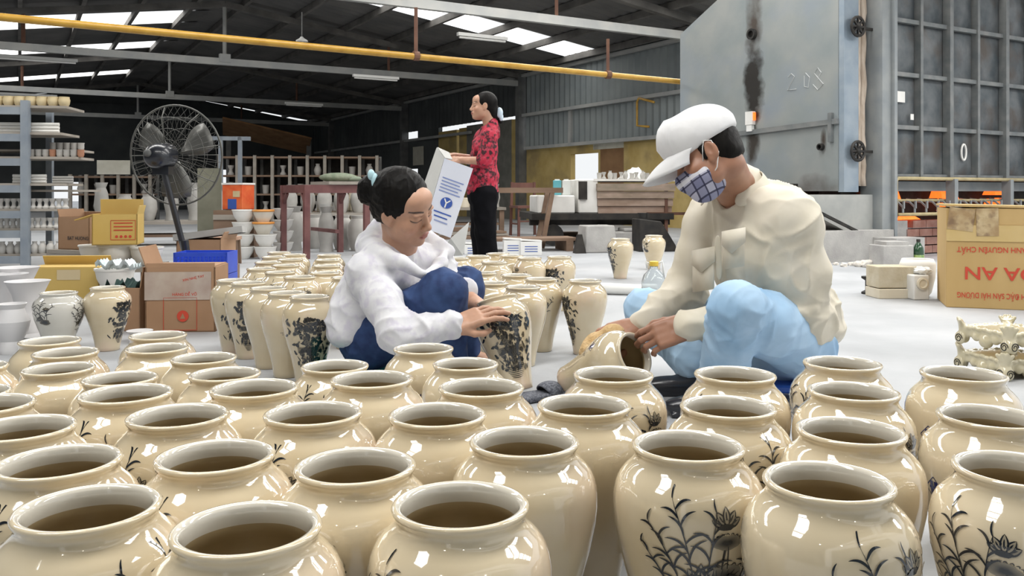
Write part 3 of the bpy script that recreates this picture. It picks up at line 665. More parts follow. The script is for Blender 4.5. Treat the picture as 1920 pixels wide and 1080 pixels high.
for x in (1.16, 2.36, 3.5): mb = MB(); mb.box((x, .0, .5), (.07, .12, .62)); mb.build('burner_post', m_kframe, KI)
mb = MB(); mb.box((1.9, .32, .72), (3.9, .3, .12)); mb.build('burner_hood', m_kframe, KI)
for i, (x, z, w, h) in enumerate(((.14, .60, .14, .12), (.40, .61, .14, .11), (.28, .31, .14, .12), (1.33, .62, .1, .1), (1.55, .60, .2, .12), (1.5, .46, .14, .1), (2.55, .66, .22, .1), (2.5, .5, .1, .12), (2.75, .52, .2, .1), (.6, .33, .5, .04))):
    mb = MB(); mb.box((x, .3, z), (w, .18, h), taper=.7); mb.build('burner_block', m_fire, KI)
for x in np.arange(.15, 2.6, .22):
    mb = MB(); mb.tube([(x, -.04, .39), (x, -.04, .47), (x+.03, .05, .53), (x+.03, .25, .56)], .014, 6); mb.box((x, -.05, .5), (.02, .02, .09)); mb.build('burner_tube', m_kframe, KI)
mb = MB(); mb.tube([(.05, .1, .55), (2.9, .1, .54)], .018, 6); mb.build('pilot_pipe', m_pipeo, KI)
mb = MB(); mb.box((.3, .35, .09), (.55, .3, .42)); mb.box((-.05, .3, .05), (.3, .3, .3)); mb.build('plinth', m_conc, KI)
for r_ in range(4):
    for c_ in range(9):
        mb = MB() if (r_ or c_) else MB()
        mb.box((.68+c_*.26+(.13 if r_ % 2 else 0), .3, FZ+.06+r_*.105), (.25, .2, .09)); mb.build('brick', m_brick, KI)
# door slab swung open, standing along the hall
def door_mat():
    m = M('scorched_door_plate', (.25, .285, .29), (.33, .345, .335), scale=1.6, rough=.5, metal=.25, c3=(.25, .29, .33), s3=1.1, bump=.15, bscale=9)
    nt = m.node_tree; N = nt.nodes; L = nt.links; b = N['Principled BSDF']; src = b.inputs['Base Color'].links[0].from_socket
    tc = N.new('ShaderNodeTexCoord'); sp = N.new('ShaderNodeSeparateXYZ'); L.new(tc.outputs['Object'], sp.inputs[0])
    nz = N.new('ShaderNodeTexNoise'); nz.inputs['Scale'].default_value = 5; nz.inputs['Detail'].default_value = 7; L.new(tc.outputs['Object'], nz.inputs['Vector'])
    def blot(cy, cz, ry, rzz, amp):
        def mth(op, a, b_=None):
            n = N.new('ShaderNodeMath'); n.operation = op
            for k, q in enumerate((a, b_)):
                if q is None: continue
                if isinstance(q, (int, float)): n.inputs[k].default_value = q
                else: L.new(q, n.inputs[k])
            return n.outputs[0]
        dy = mth('DIVIDE', mth('SUBTRACT', sp.outputs[1], cy), ry); dz = mth('DIVIDE', mth('SUBTRACT', sp.outputs[2], cz), rzz)
        r = mth('ADD', mth('MULTIPLY', dy, dy), mth('MULTIPLY', dz, dz))
        v = mth('SUBTRACT', 1.0, r); v = mth('ADD', v, mth('MULTIPLY', mth('SUBTRACT', nz.outputs[0], .5), 2.0))
        n = N.new('ShaderNodeClamp'); L.new(mth('MULTIPLY', v, amp), n.inputs[0]); return n.outputs[0]
    for (cy, cz, ry, rzz, amp, col) in ((1.52, 3.0, .17, .85, 1.0, (.07, .055, .045)), (1.52, 2.0, .19, .6, 1.3, (.022, .02, .018)), (1.53, 1.3, .13, .35, 1.1, (.045, .038, .032)), (.42, 1.25, .05, .16, .9, (.07, .055, .045)), (.5, .72, .4, .16, .6, (.1, .085, .075))):
        mx = N.new('ShaderNodeMix'); mx.data_type = 'RGBA'; L.new(blot(cy, cz, ry, rzz, amp), mx.inputs[0]); L.new(src, mx.inputs[6]); mx.inputs[7].default_value = (*col, 1); src = mx.outputs[2]
    L.new(src, b.inputs['Base Color']); return m
m_door = door_mat(); m_edge = M('blue_grey_edge', (.24, .30, .36), (.31, .36, .41), scale=5, rough=.5, metal=.2)
fr = Matrix(((0, 1, 0, -.67), (1, 0, 0, 0), (0, 0, 1, 0), (0, 0, 0, 1)))
mb = MB(); mb.prism([(.2, .66), (2.93, .66), (2.93, 2.9), (2.18, 3.25), (1.43, 3.6), (.2, 3.6)], .22, fr); KD = mb.build('door', m_door, KI); KD['label'] = 'thick pale grey kiln door standing open, sooty streak down it'
mb = MB(); mb.box((-.545, .17, 2.13), (.25, .08, 2.96)); mb.build('door_edge', m_edge, KD)
mb = MB(); mb.box((-.69, 1.55, 1.42), (.04, 2.7, .06), Matrix.Rotation(-.035, 3, 'X')); mb.box((-.69, .3, 1.4), (.05, .05, .34)); mb.build('cross_bar', m_krib, KD)
for (y, z, r) in ((1.53, 2.68, .07), (.44, 1.18, .04)):
    mb = MB(); mb.lathe([(r, 0), (r, .05), (r*.65, .05), (r*.6, .01), (0, .01)], 20, (-.67, y, z), Matrix.Rotation(-math.pi/2, 3, 'Y')); mb.build('spy_hole', m_iron, KD, smooth=40)
mb = MB(); mb.box((-.70, 1.55, 1.60), (.06, .12, .17)); mb.build('switch_box', m_plaster, KD)
mb = MB(); mb.box((-.70, 1.55, 1.47), (.05, .09, .08)); mb.build('paper_tag', m_white, KD)
mb = MB(); mb.box((-.70, 1.48, 1.62), (.03, .025, .1)); mb.build('glowing_slot', m_fire, KD)
m_chalk = M('chalk_mark', (.47, .49, .49), rough=.9)
for k, pts in enumerate(([(.95, 2.06), (.9, 2.1), (.85, 2.06), (.96, 1.9), (.82, 1.9)], [(.68, 2.08), (.62, 2.02), (.64, 1.9), (.7, 1.92), (.7, 2.05)], [(.5, 1.98), (.45, 2.06), (.5, 2.12), (.55, 2.06), (.42, 1.92), (.5, 1.86), (.57, 1.93)])):
    mb = MB(); mb.tube([(-.672, y, z) for y, z in pts], .006, 4); mb.build('chalk_numeral', m_chalk, KD)
for z in (2.55, 1.12):
    mb = MB(); c = V3(-.52, .06, z); mb.tube([c+V3(.11*math.cos(a), 0, .11*math.sin(a)) for a in np.linspace(0, 2*math.pi, 17)[:-1]], .018, 6, closed=True)
    for a in (0, math.pi/2, math.pi/4*3, math.pi/4): mb.bar(c-V3(.1*math.cos(a), 0, .1*math.sin(a)), c+V3(.1*math.cos(a), 0, .1*math.sin(a)), .022)
    mb.ball(c, .04); hw = mb.build('hand_wheel', m_iron, KD, smooth=30)
    mb = MB(); mb.bar(c+V3(0, .05, .0), c+V3(.42, .05, .0), .03); mb.bar(c+V3(0, 0, 0), c+V3(0, .1, 0), .04); mb.build('spindle', m_iron, KD)
for x, r in ((-.345, .035), (-.265, .045)):
    rg = random.Random(int(r*999)); mb = MB(); mb.tube([(x+rg.uniform(-.012, .012), .2, .72+.12*k) for k in range(25)], [r*rg.uniform(.8, 1.1) for _ in range(25)], 8); mb.build('insulation_roll', m_fibre, KI, smooth=True)
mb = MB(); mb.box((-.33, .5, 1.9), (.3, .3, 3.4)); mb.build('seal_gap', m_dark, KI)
mb = MB(); mb.prism([(-1.33, .62), (-1.33, .45), (-.2, .02), (0, .02), (0, .62)], .25, Matrix.Translation((0, .1, 0))); mb.build('hopper_plate', M('dusty_hopper_steel', (.33, .34, .33), (.42, .42, .40), scale=4, rough=.7), KI)
mb = MB(); mb.bar((-.1, .0, .02), (-1.33, .0, .46), .03); mb.build('hopper_lip', m_iron, KI)
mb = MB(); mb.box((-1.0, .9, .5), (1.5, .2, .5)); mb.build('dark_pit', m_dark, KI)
mb = MB(); mb.box((-.75, .6, .18), (.7, .2, .12)); mb.build('glow_strip', m_ember, KI)
mb = MB(); mb.box((-.85, .2, FZ+.17), (1.5, .6, .34)); mb.build('concrete_base', m_conc, KI)
mb = MB(); mb.box((-.22, -.25, FZ+.13), (.5, .3, .26)); mb.build('concrete_step', m_conc, KI)
# rubble
rub = random.Random(4)
def rock_mesh(seed):
    rg = random.Random(seed); bm = bmesh.new(); bmesh.ops.create_icosphere(bm, subdivisions=2, radius=1)
    for v in bm.verts: v.co *= rg.uniform(.75, 1.15)
    for v in bm.verts: v.co.z = max(v.co.z, -.55)*.7
    me = bpy.data.meshes.new('plaster_lump'); bm.to_mesh(me); bm.free(); me.materials.append(M('dusty_lump', (.60, .56, .50), (.72, .68, .63), scale=4, rough=.95)); return me
RK = [rock_mesh(k) for k in range(3)]
for k, (x, y, w) in enumerate(((1567, 497, 10), (1582, 500, 14), (1596, 498, 12), (1612, 500, 20), (1630, 501, 26), (1642, 500, 14), (1618, 494, 12))):
    p = G(x, y); s = w*p.y/FPX*.55; o = link('plaster_lump', RK[k % 3], None, (p.x, p.y, s*.36)); o.scale = (s,)*3; o.rotation_euler = (0, 0, k)
    tag(o, 'whitish plaster lump lying at the kiln base, %s from left' % ORD[k], 'rubble', 'lumps of plaster rubble')
# concrete blocks and small things on the floor at the right
o = thing('clay_block', 'squarish tan block stack on the floor left of the big carton', 'block', G(1690, 560), .05)
mb = MB(); mb.box((0, .08, .03), (.29, .18, .06)); mb.build('base_slab', m_bisque, o, bevel=.004)
mb = MB(); mb.box((-.02, .08, .13), (.25, .16, .13)); mb.build('upper_block', M('tan_block', (.50, .43, .30), (.58, .52, .40), scale=12, rough=.9, bump=.5, bscale=30), o, bevel=.004)
o = thing('iron_pulley', 'small dark iron spool beside the tan block on the floor', 'spool', G(1629, 551))
mb = MB(); mb.lathe([(.045, 0), (.045, .012), (.022, .025), (.022, .085), (.045, .1), (.045, .112), (.0, .112)], 16); mb.build('spool_body', m_iron, o, smooth=40)
mb = MB(); mb.box((.05, 0, .035), (.03, .04, .07)); mb.build('spool_clip', m_kframe, o)
o = thing('plaster_mould', 'white plaster mould with a round relief beside the tan block', 'mould', G(1730, 563), .1)
mb = MB(); mb.box((0, .06, .075), (.1, .1, .15)); mb.build('mould_body', m_plaster, o, bevel=.006)
mb = MB(); mb.lathe([(.036, 0), (.036, .012), (.026, .016), (.02, .008), (.0, .01)], 20, (.0, .008, .1), Matrix.Rotation(math.pi/2, 3, 'X')); mb.build('relief_disc', m_bisque, o, smooth=40)
o = thing('cement_block', 'grey cement block standing behind the tan block', 'block', G(1686, 505), .12)
mb = MB(); mb.box((0, .12, .1), (.28, .22, .2)); mb.build('block_body', m_conc, o, bevel=.006); mb = MB(); mb.box((0, .12, .215), (.2, .2, .03)); mb.build('block_cap', m_conc, o)
o = thing('green_bottle', 'dark green plastic bottle with black neck near the kiln', 'bottle', G(1722, 504))
m_green = M('green_bottle_plastic', (.012, .05, .02), (.02, .07, .03), rough=.15, coat=.5)
mb = MB(); mb.lathe([(0, 0), (.04, 0), (.045, .01), (.045, .12), (.043, .13), (.045, .14), (.04, .18), (.02, .215), (.014, .225), (.014, .245), (0, .245)], 20); mb.build('bottle_body', m_green, o, smooth=40)
mb = MB(); mb.lathe([(.0162, .228), (.0162, .25), (0, .25)], 14); mb.build('cap', m_iron, o); mb = MB(); mb.lathe([(.0458, .06), (.0458, .12)], 20); mb.build('bottle_label', M('green_label', (.04, .16, .05), (.3, .35, .1), scale=20, rough=.5), o, smooth=True)
o = thing('white_basin', 'white ceramic basin leaning beside the big carton', 'basin', G(1744, 562)+V3(.0, .16, 0))
mb = MB(); mb.lathe([(0, 0), (.06, 0), (.08, .03), (.1, .12), (.105, .2), (.09, .235), (.085, .23), (.095, .19), (.0, .05)], 28); mb.build('basin_body', m_plaster, o, smooth=True)
o = thing('crumpled_paper', 'crumpled white paper on top of the plaster mould', 'paper', G(1733, 563)+V3(0.02, .07, .151))
rg = random.Random(2); bm = bmesh.new(); bmesh.ops.create_icosphere(bm, subdivisions=3, radius=.055)
for v in bm.verts: v.co *= rg.uniform(.75, 1.1); v.co.z = max(v.co.z*.5, -.02)+.02
me = bpy.data.meshes.new('paper_ball'); bm.to_mesh(me); bm.free(); me.materials.append(m_white); link('paper_wad', me, o)
# big carton with red lettering upside down
BX = thing('carton', 'big kraft carton at the right edge with red upside-down lettering', 'carton', G(1774, 576), math.radians(-20))
mb = MB(); mb.box((.36, .2, .28), (.72, .4, .56)); mb.build('carton_body', m_card, BX, bevel=.004)
mb = MB(); mb.box((.36, .2, .568), (.73, .41, .012), Matrix.Rotation(.02, 3, 'Y')); mb.build('top_flap', m_card, BX)
for (x, w, h, a) in ((.075, .13, .125, .12), (.205, .11, .155, -.02)):
    mb = MB(); mb.box((x, -.006, .56-h/2), (w, .004, h), Matrix.Rotation(a, 3, 'Y')); mb.build('packing_tape', m_tape, BX)
mb = MB(); mb.box((.36, -.004, .42), (.72, .003, .09)); mb.build('clear_tape', M('clear_tape', (.56, .40, .16), (.60, .44, .2), rough=.2, coat=.4), BX)
text_mesh('HÒA AN', .100, m_red, 'red_lettering', BX, facing((.315, -.0035, .20), 90, 180), width=.44)
text_mesh('BÁNH ĐẬU XANH NGUYÊN CHẤT', .042, m_red, 'red_lettering', BX, facing((.335, -.0035, .33), 90, 180), width=.56)
text_mesh('BÁNH ĐẬU XANH ĐẶC SẢN HẢI DƯƠNG', .042, m_red, 'red_lettering', BX, facing((.335, -.0035, .075), 90, 180), width=.56)
# ---------------------------------------------------------------- middle distance: kiln car, table frame, chairs, platform
CAR = thing('kiln_car', 'low kiln car with brick deck and white fibre blocks beside the kiln', 'kiln car', (P(1128, 440, 10.3).x, 10.3, 0), math.radians(6)); CAR.scale = (1.08,)*3
mb = MB(); mb.box((.0, .5, .33), (1.6, 1.2, .07)); mb.box((0, .1, .27), (1.6, .08, .08)); mb.build('chassis', m_iron, CAR)
for k in range(4):
    mb = MB(); mb.box((.37, .5-.02*k, .40+.085*k), (.84+.015*k, 1.1, .08)); mb.build('brick_course', M('car_brick_%d' % k, (.30-.02*k, .20, .15), (.40, .30, .24), scale=5, rough=.95, stretch=(1, 1, 3)), CAR)
mb = MB(); mb.box((.37, .5, .735), (.94, 1.12, .025)); mb.build('deck_slab', m_plaster, CAR)
for (x, w, h) in ((-.52, .42, .2), (-.16, .22, .38)):
    mb = MB(); mb.box((x, .3, .365+h/2), (w, .7, h)); mb.build('fibre_block', m_plaster, CAR, bevel=.012)
mb = MB(); mb.lathe([(.05, 0), (.05, .2), (.0, .2)], 14, (-.22, -.04, .52)); mb.build('dark_flue', m_dark, CAR)
for x in (-.55, .0, .55):
    mb = MB(); mb.lathe([(.0, -.03), (.12, -.03), (.12, .03), (.0, .03)], 18, (x, .02, .125), Matrix.Rotation(math.pi/2, 3, 'X')); mb.build('wheel', m_iron, CAR, smooth=40)
mb = MB(); mb.bar((.72, -.06, 0), (.72, -.06, .74), .035); mb.bar((.5, -.06, .36), (.95, -.06, .36), .03); mb.build('push_frame', m_rod, CAR)
def small_pot(name, prof, mat, n=12): 
    mb = MB(); mb.lathe(prof, n); o = mb.build(name, mat, smooth=35); me = o.data; bpy.data.objects.remove(o); return me
ME_CUP = small_pot('cup', [(0, 0), (.022, 0), (.026, .01), (.03, .07), (.032, .075), (.028, .072), (.02, .01), (0, .008)], m_rawgrey)
ME_VASE = small_pot('vase', [(0, 0), (.022, 0), (.03, .02), (.034, .045), (.026, .07), (.016, .085), (.02, .1), (.016, .098), (0, .06)], m_rawgrey)
ME_SPIN = small_pot('spindle_vase', [(0, 0), (.026, 0), (.028, .012), (.016, .028), (.014, .05), (.024, .068), (.028, .085), (.024, .083), (0, .05)], m_rawgrey)
for k in range(14):
    x = -.02+.062*k; o = link('ware_cup', [ME_CUP, ME_VASE, ME_SPIN][(k*5) % 3], None, CAR.location+Matrix.Rotation(math.radians(6), 3, 'Z') @ V3(x*1.08, .03+.05*(k % 2), .748*1.08)); tag(o, 'small white ware on the kiln car deck, %s from left' % ORD[k], 'pottery', 'ware on the kiln car')
m_film = M('clear_film', (.75, .76, .74), rough=.25, trans=.35, bump=.5, bscale=30, spec=.6)
rg = random.Random(9); n = 16; vs = []
for i in range(n):
    for j in range(n): vs.append((-.2+.4*i/(n-1), -.15+.3*j/(n-1), max(0.0, .2*math.sin(math.pi*i/(n-1))**1*math.sin(math.pi*j/(n-1))**.6*(.4+.6*i/(n-1))+rg.uniform(-.018, .018))))
mb = MB(); mb.add(vs, [(i*n+j, (i+1)*n+j, (i+1)*n+j+1, i*n+j+1) for i in range(n-1) for j in range(n-1)])
o = mb.build('plastic_film', m_film, smooth=True, loc=CAR.location+V3(.45, .5, .81)); tag(o, 'crumpled clear plastic film heaped on the kiln car', 'plastic film')
for (x, c, nm, lb) in ((1045, (.1, .35, .4), 'teal_tin', 'small teal tin on the white fibre blocks'), (1062, (.6, .62, .6), 'grey_tin', 'small pale tin on the white fibre blocks')):
    p = P(x, 340, 10.4); o = thing(nm, lb, 'tin', (p.x, 10.45, .612)); mb = MB(); mb.box((0, 0, .09), (.1, .08, .18)); mb.build('tin_body', M(nm, c, rough=.5), o, bevel=.004); mb = MB(); mb.box((0, 0, .185), (.06, .05, .02)); mb.build('tin_lid', m_white, o)
def chair(px, base, lb, w=.34):
    p = G(px, base); o = thing('wooden_chair', lb, 'chair', p, RA*.6, 'wooden chairs behind the standing woman')
    mb = MB(); mb.box((0, 0, .43), (w, w, .035)); mb.build('seat', m_wood, o)
    for sx in (-1, 1):
        mb = MB(); mb.bar((sx*w*.45, -w*.42, 0), (sx*w*.43, -w*.4, .42), .035); mb.build('leg', m_wood, o)
        mb = MB(); mb.bar((sx*w*.46, w*.46, 0), (sx*w*.42, w*.42, .8), .035); mb.build('leg', m_wood, o)
        mb = MB(); mb.bar((sx*w*.44, -w*.4, .18), (sx*w*.44, w*.42, .18), .022); mb.build('stretcher', m_wood, o)
    mb = MB(); mb.bar((-w*.43, -w*.4, .22), (w*.43, -w*.4, .22), .022); mb.build('stretcher', m_wood, o)
    mb = MB(); mb.box((0, w*.43, .74), (w*.8, .025, .1)); mb.build('backrest', m_wood, o); return o
chair(988, 442, 'dark wooden chair behind the metal table frame', .42)
TF = thing('table_frame', 'grey-brown metal table frame with slanting legs right of the standing woman', 'table', G(988, 465.6), RA*.3)
mb = MB(); mb.bar((-.5, 0, .67), (.42, 0, .67), .06); mb.bar((-.5, .3, .67), (.42, .3, .67), .05); mb.bar((.4, 0, .67), (.4, .3, .67), .05); mb.build('top_frame', m_woodb, TF)
for (a, b) in (((.3, 0, .66), (.17, -.03, 0)), ((.3, .3, .66), (.17, .3, 0)), ((-.42, 0, .66), (-.5, 0, 0)), ((-.42, .3, .66), (-.5, .3, 0))):
    mb = MB(); mb.bar(a, b, .05); mb.build('leg', m_woodb, TF)
PLT = thing('pallet', 'low dusty timber pallet on the floor behind the white cartons', 'pallet', G(995, 474)+V3(0, .12, 0), RA*.4)
for k in range(3):
    mb = MB(); mb.box((0, .1+.16*k, .13), (1.1, .14, .03)); mb.build('plank', m_woodb, PLT)
for x in (-.45, 0, .45): mb = MB(); mb.box((x, .26, .058), (.08, .48, .115)); mb.build('bearer', m_woodb, PLT)
o = thing('concrete_footing', 'tapered grey concrete footing block on the floor left of the far jars', 'block', G(1128, 474), RA*.5)
mb = MB(); mb.box((0, .15, .145), (.38, .3, .29), taper=.85); mb.build('footing_body', m_conc, o, bevel=.01); mb = MB(); mb.box((-.25, .0, .1), (.12, .1, .2), taper=.4); mb.build('footing_stub', m_dark, o)
o = thing('pump', 'black pump with sloping housing behind the far right jar', 'machine', G(1232, 472), RA*.3)
mb = MB(); mb.prism([(-.2, 0), (.22, 0), (.22, .06), (.05, .33), (-.2, .36)], .28); mb.build('pump_housing', m_iron, o, bevel=.01); mb = MB(); mb.lathe([(.06, 0), (.06, .06), (0, .06)], 14, (-.12, .12, .36)); mb.build('pump_inlet', m_iron, o)
o = thing('stone_slab', 'flat grey stone slab lying left of the black pump', 'slab', G(1185, 462), .3)
mb = MB(); mb.box((0, .15, .09), (.45, .3, .18)); mb.build('slab_body', m_conc, o, bevel=.02); mb = MB(); mb.box((.05, .1, .2), (.3, .2, .04)); mb.build('slab_chip', m_conc, o, bevel=.01)
# white cartons on the floor behind the standing woman
for (x, b, w, h, lb) in ((962, 479, .19, .155, 'white printed carton with lid ajar beside the black trousers'), (996, 479, .22, .14, 'white printed carton right of the pair behind the trousers'), (886, 477, .17, .1, 'low bundle of white printed paper left of the trousers')):
    o = thing('white_carton', lb, 'carton', G(x, b), .1, 'white cartons on the floor'); d_ = .14
    mb = MB(); mb.box((0, d_/2, h/2), (w, d_, h)); mb.build('carton_body', m_white, o, bevel=.003)
    mb = MB(); mb.box((0, d_/2, h+.012), (w*1.02, d_, .012), Matrix.Rotation(.06, 3, 'Y')); mb.build('carton_lid', m_white, o)
    for k in range(3): mb = MB(); mb.box((0, -.001, h*.65-.025*k), (w*.6, .002, .008)); mb.build('blue_print_line', m_blueprint, o)
# jug and roll near the jars
o = thing('plastic_jug', 'clear plastic jug with yellow cap standing left of the man\'s chest', 'jug', G(1226, 566))
m_clear = M('clear_plastic', (.86, .9, .92), rough=.08, trans=.85, spec=.5, ior=1.3)
mb = MB(); mb.lathe([(0, 0), (.06, 0), (.072, .015), (.074, .12), (.06, .16), (.03, .19), (.024, .2), (.024, .215), (.02, .215), (.02, .2), (.056, .155), (.07, .12), (.068, .02), (0, .006)], 24); mb.build('jug_body', m_clear, o, smooth=True)
mb = MB(); mb.lathe([(.027, .213), (.027, .238), (.02, .242), (0, .242)], 18); mb.build('cap', M('yellow_cap', (.65, .45, .05), rough=.4), o, smooth=40)
mb = MB(); mb.tube([(.02, 0, .225), (.05, 0, .24), (.055, 0, .21), (.06, 0, .15)], .006, 6); mb.tube([(-.02, 0, .225), (-.05, 0, .24), (-.04, 0, .2)], .006, 6); mb.build('handle', m_white, o, smooth=True)
o = thing('plastic_roll', 'white rolled plastic sheet lying on the floor between far jars and jug', 'roll', G(1142, 552), math.radians(-14))
mb = MB(); mb.tube([(-.12, 0, .035), (.0, .0, .037), (.16, 0, .034), (.3, 0, .036)], [.034, .036, .034, .035], 16); mb.build('roll_body', m_white, o, smooth=True)
mb = MB(); mb.tube([(-.125, 0, .035), (-.118, 0, .035)], .016, 10); mb.build('core', m_dark, o)
# ---------------------------------------------------------------- stacked scroll stands at the right edge
def spiral(c, R, turns=1.6, n=26):
    return [c+V3(R*(1-.75*k/n)*math.cos(2*math.pi*turns*k/n), 0, R*(1-.75*k/n)*math.sin(2*math.pi*turns*k/n)) for k in range(n)]
def scroll_stand(loc, rz_, lb, seed):
    o = thing('scroll_stand', lb, 'ceramic stand', loc, rz_, 'stacked ceramic scroll stands')
    ops = []; rg = random.Random(seed); H = .15; co = [V3(H, H, 0), V3(-H, H, 0), V3(-H, -H, 0), V3(H, -H, 0)]
    ops.append(rbox((0, 0, .082), (.128, .128, .002), .013, .01))
    for k in range(4):
        a, b = co[k], co[(k+1) % 4]; m = (a+b)/2; u = a.normalized(); e = (b-a).normalized(); n_ = m.normalized(); Re = Matrix.Rotation(math.atan2(e.y, e.x), 3, 'Z')
        ops += [rbox(m*.94+V3(0, 0, .066), (.115, .004, .014), .008, .012, rot=Re), ell(m*.96+V3(0, 0, .036), (.040, .026, .034), .012, rot=Re), ell(m*.96+e*.062+V3(0, 0, .05), (.022, .018, .022), .012, rot=Re), ell(m*.96-e*.062+V3(0, 0, .05), (.022, .018, .022), .012, rot=Re)]
        for q in range(7): ops.append(ell(m*1.0+e*(-.1+.033*q)+V3(0, 0, .092+.004*(q % 2)), (.020, .012, .012), .006, rot=Re))
        ops += [cone(a*.93+V3(0, 0, .078), a*.97+V3(0, 0, .035), .030, .030, .012)]
        for (nn, sd) in ((n_, 1), ((co[k-1]+a).normalized(), -1)):
            Rn = Matrix.Rotation(math.atan2(nn.y, nn.x), 3, 'Z'); ops.append(ell(a*.97+nn*.022+V3(0, 0, .034), (.012, .034, .034), .006, rot=Rn))
        pr = Vector((-u.y, u.x, 0))
        for q in (-1, -.33, .33, 1): ops.append(cone(a*.97+V3(0, 0, .082), a*1.05+u*.012*(1-abs(q))+pr*.034*q+V3(0, 0, .128+.012*(1-abs(q))), .017, .0095, .010))
    v, f = sdf_mesh(ops, .0055); link('stand_body', np_mesh('stand_body', v, f, m_stand), o)
    for k in range(4):
        a = co[k]
        for dirn in ((0, -1), (-1, 0)):
            mb = MB()
            pts = spiral(V3(0, 0, 0), .024); nn = Vector((dirn[0], dirn[1], 0)); ang = math.atan2(dirn[1], dirn[0])+math.pi/2; R3 = Matrix.Rotation(ang, 3, 'Z')
            if a.dot(nn) < 0: continue
            mb.tube([R3 @ p_+a*.97+V3(0, 0, .034)+nn*.0335 for p_ in pts], .0026, 5); mb.build('painted_scroll', m_iron, o)
    return o
for k, (x, y, z, r_, lb) in enumerate(((1.745, 3.06, 0, .22, 'cream scroll stand at the bottom left of the pile by the right edge'), (1.75, 3.06, .093, .28, 'cream scroll stand second up at the left of the pile'),
        (2.06, 3.10, 0, .1, 'cream scroll stand at the bottom right of the pile'), (2.05, 3.10, .093, .16, 'cream scroll stand second up at the right of the pile'), (2.03, 3.09, .186, .05, 'cream scroll stand topmost in the pile'),
        (1.90, 2.72, 0, .5, 'cream scroll stand on the floor in front of the pile'))):
    scroll_stand((x+.03, y, z), r_, lb, k+1).scale = (.69,)*3
# ================================================================ left side
m_rackp = M('blue_grey_rack_paint', (.19, .22, .26), (.25, .28, .31), scale=6, rough=.6)
m_board = M('pale_ware_board', (.26, .235, .20), (.35, .315, .275), scale=5, rough=.85, stretch=(.2, 1, 1))
m_tan = M('tan_biscuit', (.50, .40, .22), (.58, .48, .30), scale=5, rough=.7)
m_terra = M('terracotta', (.36, .16, .09), (.42, .22, .14), rough=.8)
m_greyw = M('grey_raw_clay', (.36, .35, .33), (.46, .45, .43), scale=4, rough=.9)
# ---- ware rack at far left
RY = 7.0; RK0 = thing('ware_rack', 'tall blue-grey steel rack full of ware at the left edge', 'rack', (P(48, 400, RY).x, RY, 0), math.radians(8))
SH = [(205, 1.36, .26), (254, 1.14, .22), (297, .94, .34), (346, .72, .25), (393, .51, .2), (430, .35, .16), (478, .14, .12)]
mb = MB(); mb.box((0, 0, .7), (.06, .06, 1.4)); mb.build('rack_post', m_rackp, RK0)
mb = MB(); mb.box((0, .5, .7), (.05, .05, 1.4)); mb.build('rack_post', m_rackp, RK0)
mb = MB(); mb.box((-1.2, 0, .7), (.06, .06, 1.4)); mb.build('rack_post', m_rackp, RK0)
for k, (y, z, ext) in enumerate(SH):
    mb = MB(); mb.box((-.6, .0, z-.045), (1.2, .05, .06)); mb.build('rack_rail', m_rackp, RK0)
    mb = MB(); mb.box((-.6+ext/2, .22, z-.008), (1.3+ext, .42, .02)); mb.build('ware_board', m_board, RK0)
for (ext, z) in ((.3, .995), (.36, .66)):
    mb = MB(); mb.box((-.25+ext/2, .25, z), (.7+ext, .3, .018)); mb.build('ware_board', m_board, RK0)
RR = Matrix.Rotation(math.radians(8), 3, 'Z')
def onrack(name, me, x, y, z, label, group, cat='pottery', sc=1):
    o = link(name, me, None, RK0.location+RR @ V3(x, y, z)); o.scale = (sc,)*3; tag(o, label, cat, group); return o
ME_POT = small_pot('small_pot', [(0, 0), (.032, 0), (.042, .02), (.046, .05), (.04, .07), (.042, .078), (.036, .076), (0, .03)], m_tan)
ME_RPOT = small_pot('red_pot', [(0, 0), (.02, 0), (.027, .02), (.026, .05), (.03, .062), (.024, .06), (0, .02)], m_terra)
ME_GPOT = small_pot('grey_pot', [(0, 0), (.02, 0), (.027, .02), (.026, .05), (.03, .062), (.024, .06), (0, .02)], m_greyw)
for k in range(7): onrack('small_pot', ME_POT, -.24+.105*k*.82, .06, 1.362, 'squat tan pot on the rack\'s top board, %s from left' % ORD[k], 'tan pots on the rack top')
for k in range(9): onrack('small_cup', ME_RPOT if k % 4 == 0 else ME_GPOT, .06+.055*k-.1, .08, .942, 'small %s cup on the third board, %s from left' % ('reddish' if k % 4 == 0 else 'grey', ORD[k]), 'cups on the third board')
for k in range(5): onrack('small_cup', ME_GPOT, .14+.055*k, .2, 1.005, 'small grey cup on the narrow upper board, %s from left' % ORD[k], 'cups on the narrow board')
for k in range(12): onrack('spindle_vase', ME_SPIN, -.26+.05*k, .05, .512, 'tiny white spindle vase on the fifth board, %s from left' % ORD[k], 'spindle vases on the fifth board')
for k in range(12): onrack('tiny_vase', ME_SPIN, -.26+.048*k, .05, .352, 'tiny white vase on the sixth board, %s from left' % ORD[k], 'vases on the sixth board')
for k in range(9): onrack('tiny_vase', ME_VASE, -.26+.062*k, .05, .142, 'tiny pale vase on the lowest board, %s from left' % ORD[k], 'vases on the lowest board')
for (x, z, w, h, lb) in ((-.02, 1.142, .5, .085, 'long bundle of stacked white troughs on the second board'), (.0, .722, .26, .075, 'rolled pale bundle on the fourth board'), (.26, .722, .16, .06, 'small grey tray bundle at the end of the fourth board')):
    o = thing('ware_bundle', lb, 'ware', RK0.location+RR @ V3(x, .08, z), math.radians(8))
    for q in range(3): mb = MB(); mb.tube([(-w/2, 0, h*(q+.5)/3), (w/2, 0, h*(q+.5)/3)], h/6, 8); mb.build('trough', m_plaster if w > .2 else m_greyw, o, smooth=40)
